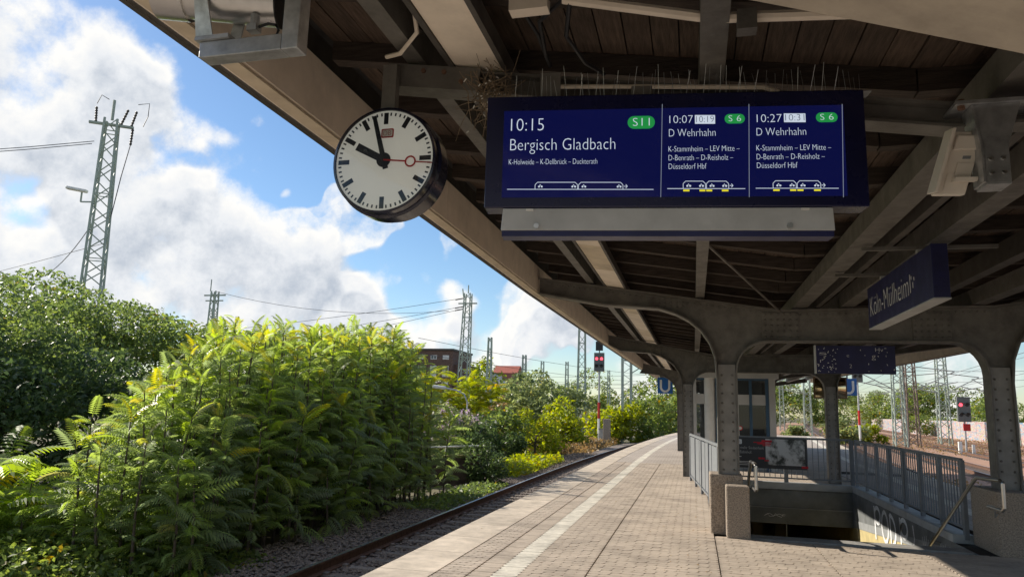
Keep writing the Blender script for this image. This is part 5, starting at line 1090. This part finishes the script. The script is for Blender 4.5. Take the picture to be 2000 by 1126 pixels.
    # right-hand yard
    R = [('pale green lattice mast just right of the rear column', 18.9, 76, 11.5, 1.0, .7, MASTG), ('brown lattice mast standing close beside the pale green mast', 20.4, 77.5, 11.5, 1.0, .7, MASTB), ('tall green lattice mast left of the red signal', 25.7, 86, 13.5, 1.05, .7, MASTG), ('thin green mast left of the right front column', 33.5, 90, 13, 1.0, .6, MASTG), ('slim mast behind the yard bush', 14.2, 100, 12, .9, .6, MASTG), ('brown pole mast before the graffiti wall', 27.5, 108, 10, .6, .4, MASTB), ('farthest small mast above the yard trees', 15.5, 140, 11, .8, .5, MASTG)]
    for lab, x, y, H_, w0, w1, m in R: lattice(lab, (x, y, -1), H_, w0, w1, m, leg=.11, cells=16)
    cl = mat('cantilever_tube', (.42, .45, .42), .5, metal=.2)
    for k, (x, y, s) in enumerate(((20.5, 76, 1), (25.5, 86, -1), (25.9, 86, 1), (18.6, 76, -1), (33.3, 90, -1), (14.2, 100, -1), (27.5, 108, -1))):
        o = thing('cantilever_arm', ['cantilever arm reaching right from the pale mast by the brown mast', 'pale cantilever arm left of the tall green mast', 'pale cantilever arm right of the tall green mast', 'cantilever arm reaching left from the pale mast by the brown mast', 'pale cantilever arm left of the thin green mast', 'pale cantilever arm on the slim mast', 'pale cantilever arm on the brown pole mast'][k], 'cantilever', (x, y, 4), 'catenary cantilever arms')
        for p, q in (((0, 4.4), (3.4, 6.2)), ((0, 6.6), (3.4, 6.2)), ((.3, 4.5), (3.6, 5.2)), ((1.6, 5.25), (2.6, 4.95))): MB().tube([(x + s * p[0], y, p[1]), (x + s * q[0], y, q[1])], .05, 6).build('tube', cl, o)
    for k in range(7):
        f = [(9.2, 20), (13, 20), (9.2, 20), (13.5, 20), (18, 22), (18.3, 22), (23, 24)][k]; z = 5.2 if k % 2 == 0 else 6.4
        wire(['contact wire over the nearest right track', 'messenger wire over the second right track', 'messenger wire over the nearest right track', 'contact wire over the second right track', 'contact wire over the third right track', 'messenger wire over the third right track', 'contact wire over the farthest right track'][k], (f[0] - .0, f[1], [5.2, 6.4, 6.4, 5.2, 5.2, 6.4, 5.2][k]), (f[0] + 21, 190, [5.2, 6.4, 6.4, 5.2, 5.2, 6.4, 5.2][k]), .3, .016)
    for k, (x, y, z) in enumerate(((4, 100, 6.8), (6, 130, 6.6), (8, 84, 7.4))): wire(['nearer', 'farther', 'higher'][k] + ' cross-span wire over the right yard', (x, y, z), (x + 36, y, z), .7, .022)
    # signals
    rg = mat('red_lamp', (.5, .02, .03), .3, emit=(1, .08, .12, 1.6)); dk = mat('signal_black', (.02, .02, .022), .5); body = mat('signal_body', (.12, .13, .125), .5)
    def signal(label, x, y, top, h, w, post=True, red=True, plate=True, band=True, z0=-1.0, lit=2):
        s = thing('railway_signal', label, 'signal', (x, y, z0), 'railway colour light signals')
        MB().tube([(x, y, z0), (x, y, top - h)], .075, 8).build('post', GREYL, s)
        if band:
            MB().tube([(x, y - .002, 1.0), (x, y - .002, 2.3)], .1, 8).build('red_band', RED, s); MB().tube([(x, y - .002, -.2), (x, y - .002, .99)], .098, 8).build('white_band', WHITE, s)
        MB().box(x - w / 2, x + w / 2, y - .12, y + .12, top - h, top).build('head', body, s, bevel=.02)
        k = 0
        for zz in (.32, .72):
            for xx in (-.24, .24):
                c = Vector((x + xx * w, y - .125, top - h * zz)); MB().tube([c, c + Vector((0, -.02, 0))], w * .15, 12).build('lamp', rg if (zz < .5 and k < lit) else dk, s); k += 1
                b = MB(); n = 9; rr = w * .19
                for i in range(n + 1):
                    a = rad(10 + 160 * i / n)
                    for yy in (0, -.22): b.v.append((c.x + rr * math.cos(a), c.y + yy, c.z + rr * math.sin(a)))
                b.f = [(2 * i, 2 * i + 1, 2 * i + 3, 2 * i + 2) for i in range(n)]; b.build('hood', dk, s)
        if plate: MB().box(x - .3, x + .3, y - .05, y + .05, top + .18, top + .95).build('number_screen', dk, s); MB().box(x - .04, x + .04, y + .06, y + .1, top - .2, top + .8).build('bracket', STEELD, s)
        return s
    signal('signal showing two red lights on a post left of the platform', -7.6, 60, 6.4, 1.55, .85)
    signal('signal with lit red lamps standing in the yard before the graffiti wall', 21.2, 66, 3.55, 2.0, .95, plate=False, band=False, lit=1)
    signal('dark signal partly hidden behind the worn hanging panel', 14.6, 72, 6.6, 1.7, .9, lit=0); signal('dark signal at the right picture edge', 28.1, 77, 6.0, 1.6, .8, lit=0)
    s = thing('marker_board', 'white base and red shield marker at the yard signal foot', 'marker', (20.6, 65, -1)); MB().box(20.35, 20.6, 65, 65.2, -1, .0).build('post', WHITE, s); MB().box(21.3, 21.5, 65, 65.1, -1, -.2).build('post', WHITE, s); MB().box(20.85, 21.35, 65.2, 65.3, .85, 1.4).build('shield', RED, s)
    o = thing('orange_trackside_sign', 'orange diamond trackside sign on a short post', 'sign', (4.7, 72, -1)); MB().tube([(4.7, 72, -1), (4.7, 72, .6)], .05, 6).build('post', GREYL, o); flat('plate', [(0, -.65), (.6, 0), (0, .65), (-.6, 0)], frame_mtx((4.7, 71.93, .55), (1, 0, 0), (0, 0, 1)), mat('orange_plate', (.75, .22, .02), .5), o, .03); MB().box(4.65, 4.75, 71.9, 71.925, .2, .85).build('stroke', BLACK, o)
build_masts()

def build_litter():
    n = 260; y = rng.uniform(6, 20, n); x = np.where(rng.random(n) < .5, rng.uniform(-2.9, 3., n), rng.normal(.1, .25, n)); k = ~((x > .15) & (y > 10.1)); P = np.stack([x[k], y[k], np.full(k.sum(), .006)], -1); m = len(P)
    V, F, T = instance(*DI, P, rotmats(rng.random(m) * 6.28, rng.normal(0, .12, m), rng.normal(0, .2, m)), rng.uniform(.01, .04, m), np.stack([rng.random(m), rng.random(m) * .5], -1))
    tag(link('leaf_litter', mesh_np('leaf_litter', V, F, T), LEAF['dry']), 'dry leaf litter scattered over the platform paving', 'litter', None, 'stuff')
build_litter()
# ------------------------------------------------------------------ buildings, walls, lamp, cars
def build_far():
    brick = mat('dark_brick', (.15, .095, .075), .9, var=.25, scale=3, bump=.2); wf = mat('window_white', (.62, .62, .6), .5); pane = mat('far_pane', (.05, .06, .07), .15, spec=.8)
    t = thing('brick_block', 'dark brown brick block with white windows above the bushes', 'building', (-46, 130, -1)); x0, x1, Y, z1 = -57.6, -44.4, 130, 12.2
    MB().box(x0, x1, Y, Y + 12, -1.05, z1).build('wall', brick, t); MB().box(x0 - .2, x1 + .2, Y - .25, Y + 12.2, z1 + .003, z1 + .35).build('roof_edge', STEELD, t)
    MB().box(x1 + .003, x1 + 2.2, Y + 1, Y + 11, -1.05, 9.6).build('side_wing', brick, t)
    for r_, (z, h) in enumerate(((10.5, .8), (7.2, 2.1), (4.1, 2.1), (1.2, 2.1))):
        for k in range(5):
            x = x0 + 1.4 + k * 2.45; w = MB().box(x, x + 1.25, Y - .06, Y + .05, z, z + h).build('window', wf, t); par(MB().box(x + .12, x + .56, Y - .075, Y - .062, z + .12, z + h - .12).build('pane', pane if (k + r_) % 3 == 0 else wf), w); par(MB().box(x + .69, x + 1.13, Y - .075, Y - .062, z + .12, z + h - .12).build('pane', pane if (k + r_) % 2 else wf), w)
    h = thing('red_roofed_house', 'small pale house with red tiled roof beside the brick block', 'house', (-44.1, 150, -1)); MB().box(-45.0, -39.8, 150, 158, -1.05, 6).build('wall', GREYL, h); MB().prism([(-45.3, 6.003), (-39.5, 6.003), (-42.4, 9)], 151, 158.5).build('gable', WHITE, h)
    MB().hexa([(-45.5, 149.6, 5.9), (-42.4, 149.6, 9.1), (-42.4, 158.8, 9.1), (-45.5, 158.8, 5.9), (-45.5, 149.6, 6.1), (-42.4, 149.6, 9.3), (-42.4, 158.8, 9.3), (-45.5, 158.8, 6.1)]).build('roof', STEELD, h)
    rt = mat('roof_tile', (.42, .13, .09), .8, var=.15, scale=5); MB().box(-44.6, -39.1, 160, 166, -1.05, 9.6).build('rear_wall', mat('house_brick', (.33, .13, .1), .85), h); MB().hexa([(-44.8, 159.8, 9.61), (-38.9, 159.8, 9.61), (-38.9, 166, 9.61), (-44.8, 166, 9.61), (-44.8, 162.5, 11.4), (-38.9, 162.5, 11.4), (-38.9, 163, 11.4), (-44.8, 163, 11.4)]).build('roof', rt, h)
    MB().box(-43.2, -42.0, 149.93, 149.999, 2.8, 4.6).build('window', pane, h)
    # parapet of the underpass bridge
    p = thing('bridge_parapet', 'low dark wall with pale handrail between thicket and lilac bush', 'wall', (-8, 24, -1)); MB().hexa([(-9.6, 23.5, -1.1), (-7.3, 24.6, -1.1), (-7.3, 24.9, -1.1), (-9.6, 23.8, -1.1), (-9.6, 23.5, -.22), (-7.3, 24.6, -.08), (-7.3, 24.9, -.08), (-9.6, 23.8, -.22)]).build('wall', mat('mossy_wall', (.09, .065, .05), .9, var=.3, scale=4, bump=.4), p)
    MB().hexa([(-9.6, 23.45, -.219), (-7.25, 24.57, -.079), (-7.25, 24.93, -.079), (-9.6, 23.85, -.219), (-9.6, 23.45, -.13), (-7.25, 24.57, .0), (-7.25, 24.93, .0), (-9.6, 23.85, -.13)]).build('coping', mat('moss', (.16, .15, .05), .95, var=.2), p)
    MB().tube([(-9.6, 23.65, .16), (-7.35, 24.75, .28)], .03, 8).build('handrail', WHITE, p)
    for k in range(3): x = -9.3 + k * .9; y = 23.65 + (x + 9.6) * .489; MB().tube([(x, y, -.13), (x, y, .18)], .025, 6).build('rail_post', WHITE, p)
    # street lamp in front of the brick block
    l = thing('street_lamp', 'street lamp head on slender arm in front of the brick block', 'lamp', (-10.9, 30, -1)); MB().tube([(-9.50, 30, -1), (-9.50, 30, 1.81), (-9.65, 30, 2.16), (-10.00, 30, 2.31), (-10.53, 30, 2.41)], .035, 8).build('pole', GALV, l, smooth=True); MB().beam((-10.51, 30, 2.41), (-11.12, 30, 2.47), .24, .15).build('lamp_head', WHITE, l, bevel=.06)
    s = thing('concrete_post', 'square concrete post at the foot of the left signal', 'post', (-6.75, 58.5, -1)); MB().box(-7.05, -6.5, 58.3, 58.8, -1.05, 1.0).build('shaft', CONC, s, bevel=.03)
    e = thing('signal_cabinet', 'small grey cabinet beside the left signal post', 'cabinet', (-7.3, 59.4, -1)); MB().box(-7.5, -7.1, 59.3, 59.7, -1.05, .15).build('box', GREYL, e, bevel=.02); MB().box(-7.54, -7.06, 59.26, 59.74, .152, .2).build('lid', GREY, e)
    # graffiti noise wall along the yard
    m = D.materials.new('graffiti_wall'); m.use_nodes = True; N = m.node_tree.nodes; L = m.node_tree.links; b = N['Principled BSDF']; b.inputs['Roughness'].default_value = .8
    tc = N.new('ShaderNodeTexCoord'); mp = N.new('ShaderNodeMapping'); mp.inputs['Scale'].default_value = (.25, .22, 1.0); L.new(tc.outputs['Object'], mp.inputs[0])
    no = N.new('ShaderNodeTexNoise'); no.inputs['Scale'].default_value = 1.6; no.inputs['Detail'].default_value = 4; no.inputs['Distortion'].default_value = 2.2; L.new(mp.outputs[0], no.inputs[0])
    cr = N.new('ShaderNodeValToRGB'); cr.color_ramp.interpolation = 'CONSTANT'; els = [(0, (.36, .34, .32)), (.36, (.12, .24, .36)), (.42, (.42, .40, .38)), (.5, (.42, .16, .18)), (.54, (.40, .38, .35)), (.6, (.34, .3, .1)), (.64, (.44, .42, .40)), (.72, (.14, .12, .2))]
    e0 = cr.color_ramp.elements; e0[0].position = 0; e0[0].color = (*els[0][1], 1); e0[1].position = els[-1][0]; e0[1].color = (*els[-1][1], 1)
    for p_, c in els[1:-1]: q = e0.new(p_); q.color = (*c, 1)
    L.new(no.outputs[0], cr.inputs[0]); L.new(cr.outputs[0], b.inputs['Base Color'])
    w = thing('graffiti_wall', 'long pale concrete wall covered in colourful graffiti beyond the tracks', 'wall', (38, 130, -1))
    for k in range(34):
        y = 66 + k * 4.0; x = 33.3 + (y - 66) * .0765; xb = 33.3 + (y + 3.92 - 66) * .0765; 
        MB().hexa([(x, y, -1.05), (x + .25, y, -1.05), (xb + .25, y + 3.92, -1.05), (xb, y + 3.92, -1.05), (x, y, 1.62), (x + .25, y, 1.62), (xb + .25, y + 3.92, 1.62), (xb, y + 3.92, 1.62)]).build('panel', m, w)
    # parked cars beyond the bushes
    def car(label, x, y, col):
        c = thing('parked_car', label, 'car', (x, y, -.2), 'cars parked behind the bushes'); cm = mat('car_' + col, {'white': (.7, .7, .7), 'silver': (.45, .46, .48)}[col], .3, coat=.5, var=.03)
        MB().prism([(x - 2.1, .1), (x + 2.1, .1), (x + 2.15, .55), (x + 1.5, .75), (x - 1.9, .8), (x - 2.15, .5)], y, y + 1.75).build('body', cm, c, bevel=.06); MB().prism([(x - 1.5, .805), (x + 1.05, .76), (x + .4, 1.32), (x - 1.1, 1.35)], y + .12, y + 1.63).build('cabin', pane, c); MB().box(x - 1.05, x + .38, y + .15, y + 1.6, 1.353, 1.4).build('roof', cm, c)
        for dx in (-1.3, 1.35): 
            for yy in (y - .02, y + 1.57): MB().tube([(x + dx, yy, .1), (x + dx, yy + .2, .1)], .32, 14).build('wheel', BLACK, c)
        return c
    st = MB().box(-40, -12, 84, 112, -1.09, -.22).build('car_park', CONCG); struct(st)
    car('white car parked between the dark tree and pale tree', -20.4, 93, 'white'); car('silver car parked left of the white car', -24.3, 97, 'silver')
build_far()
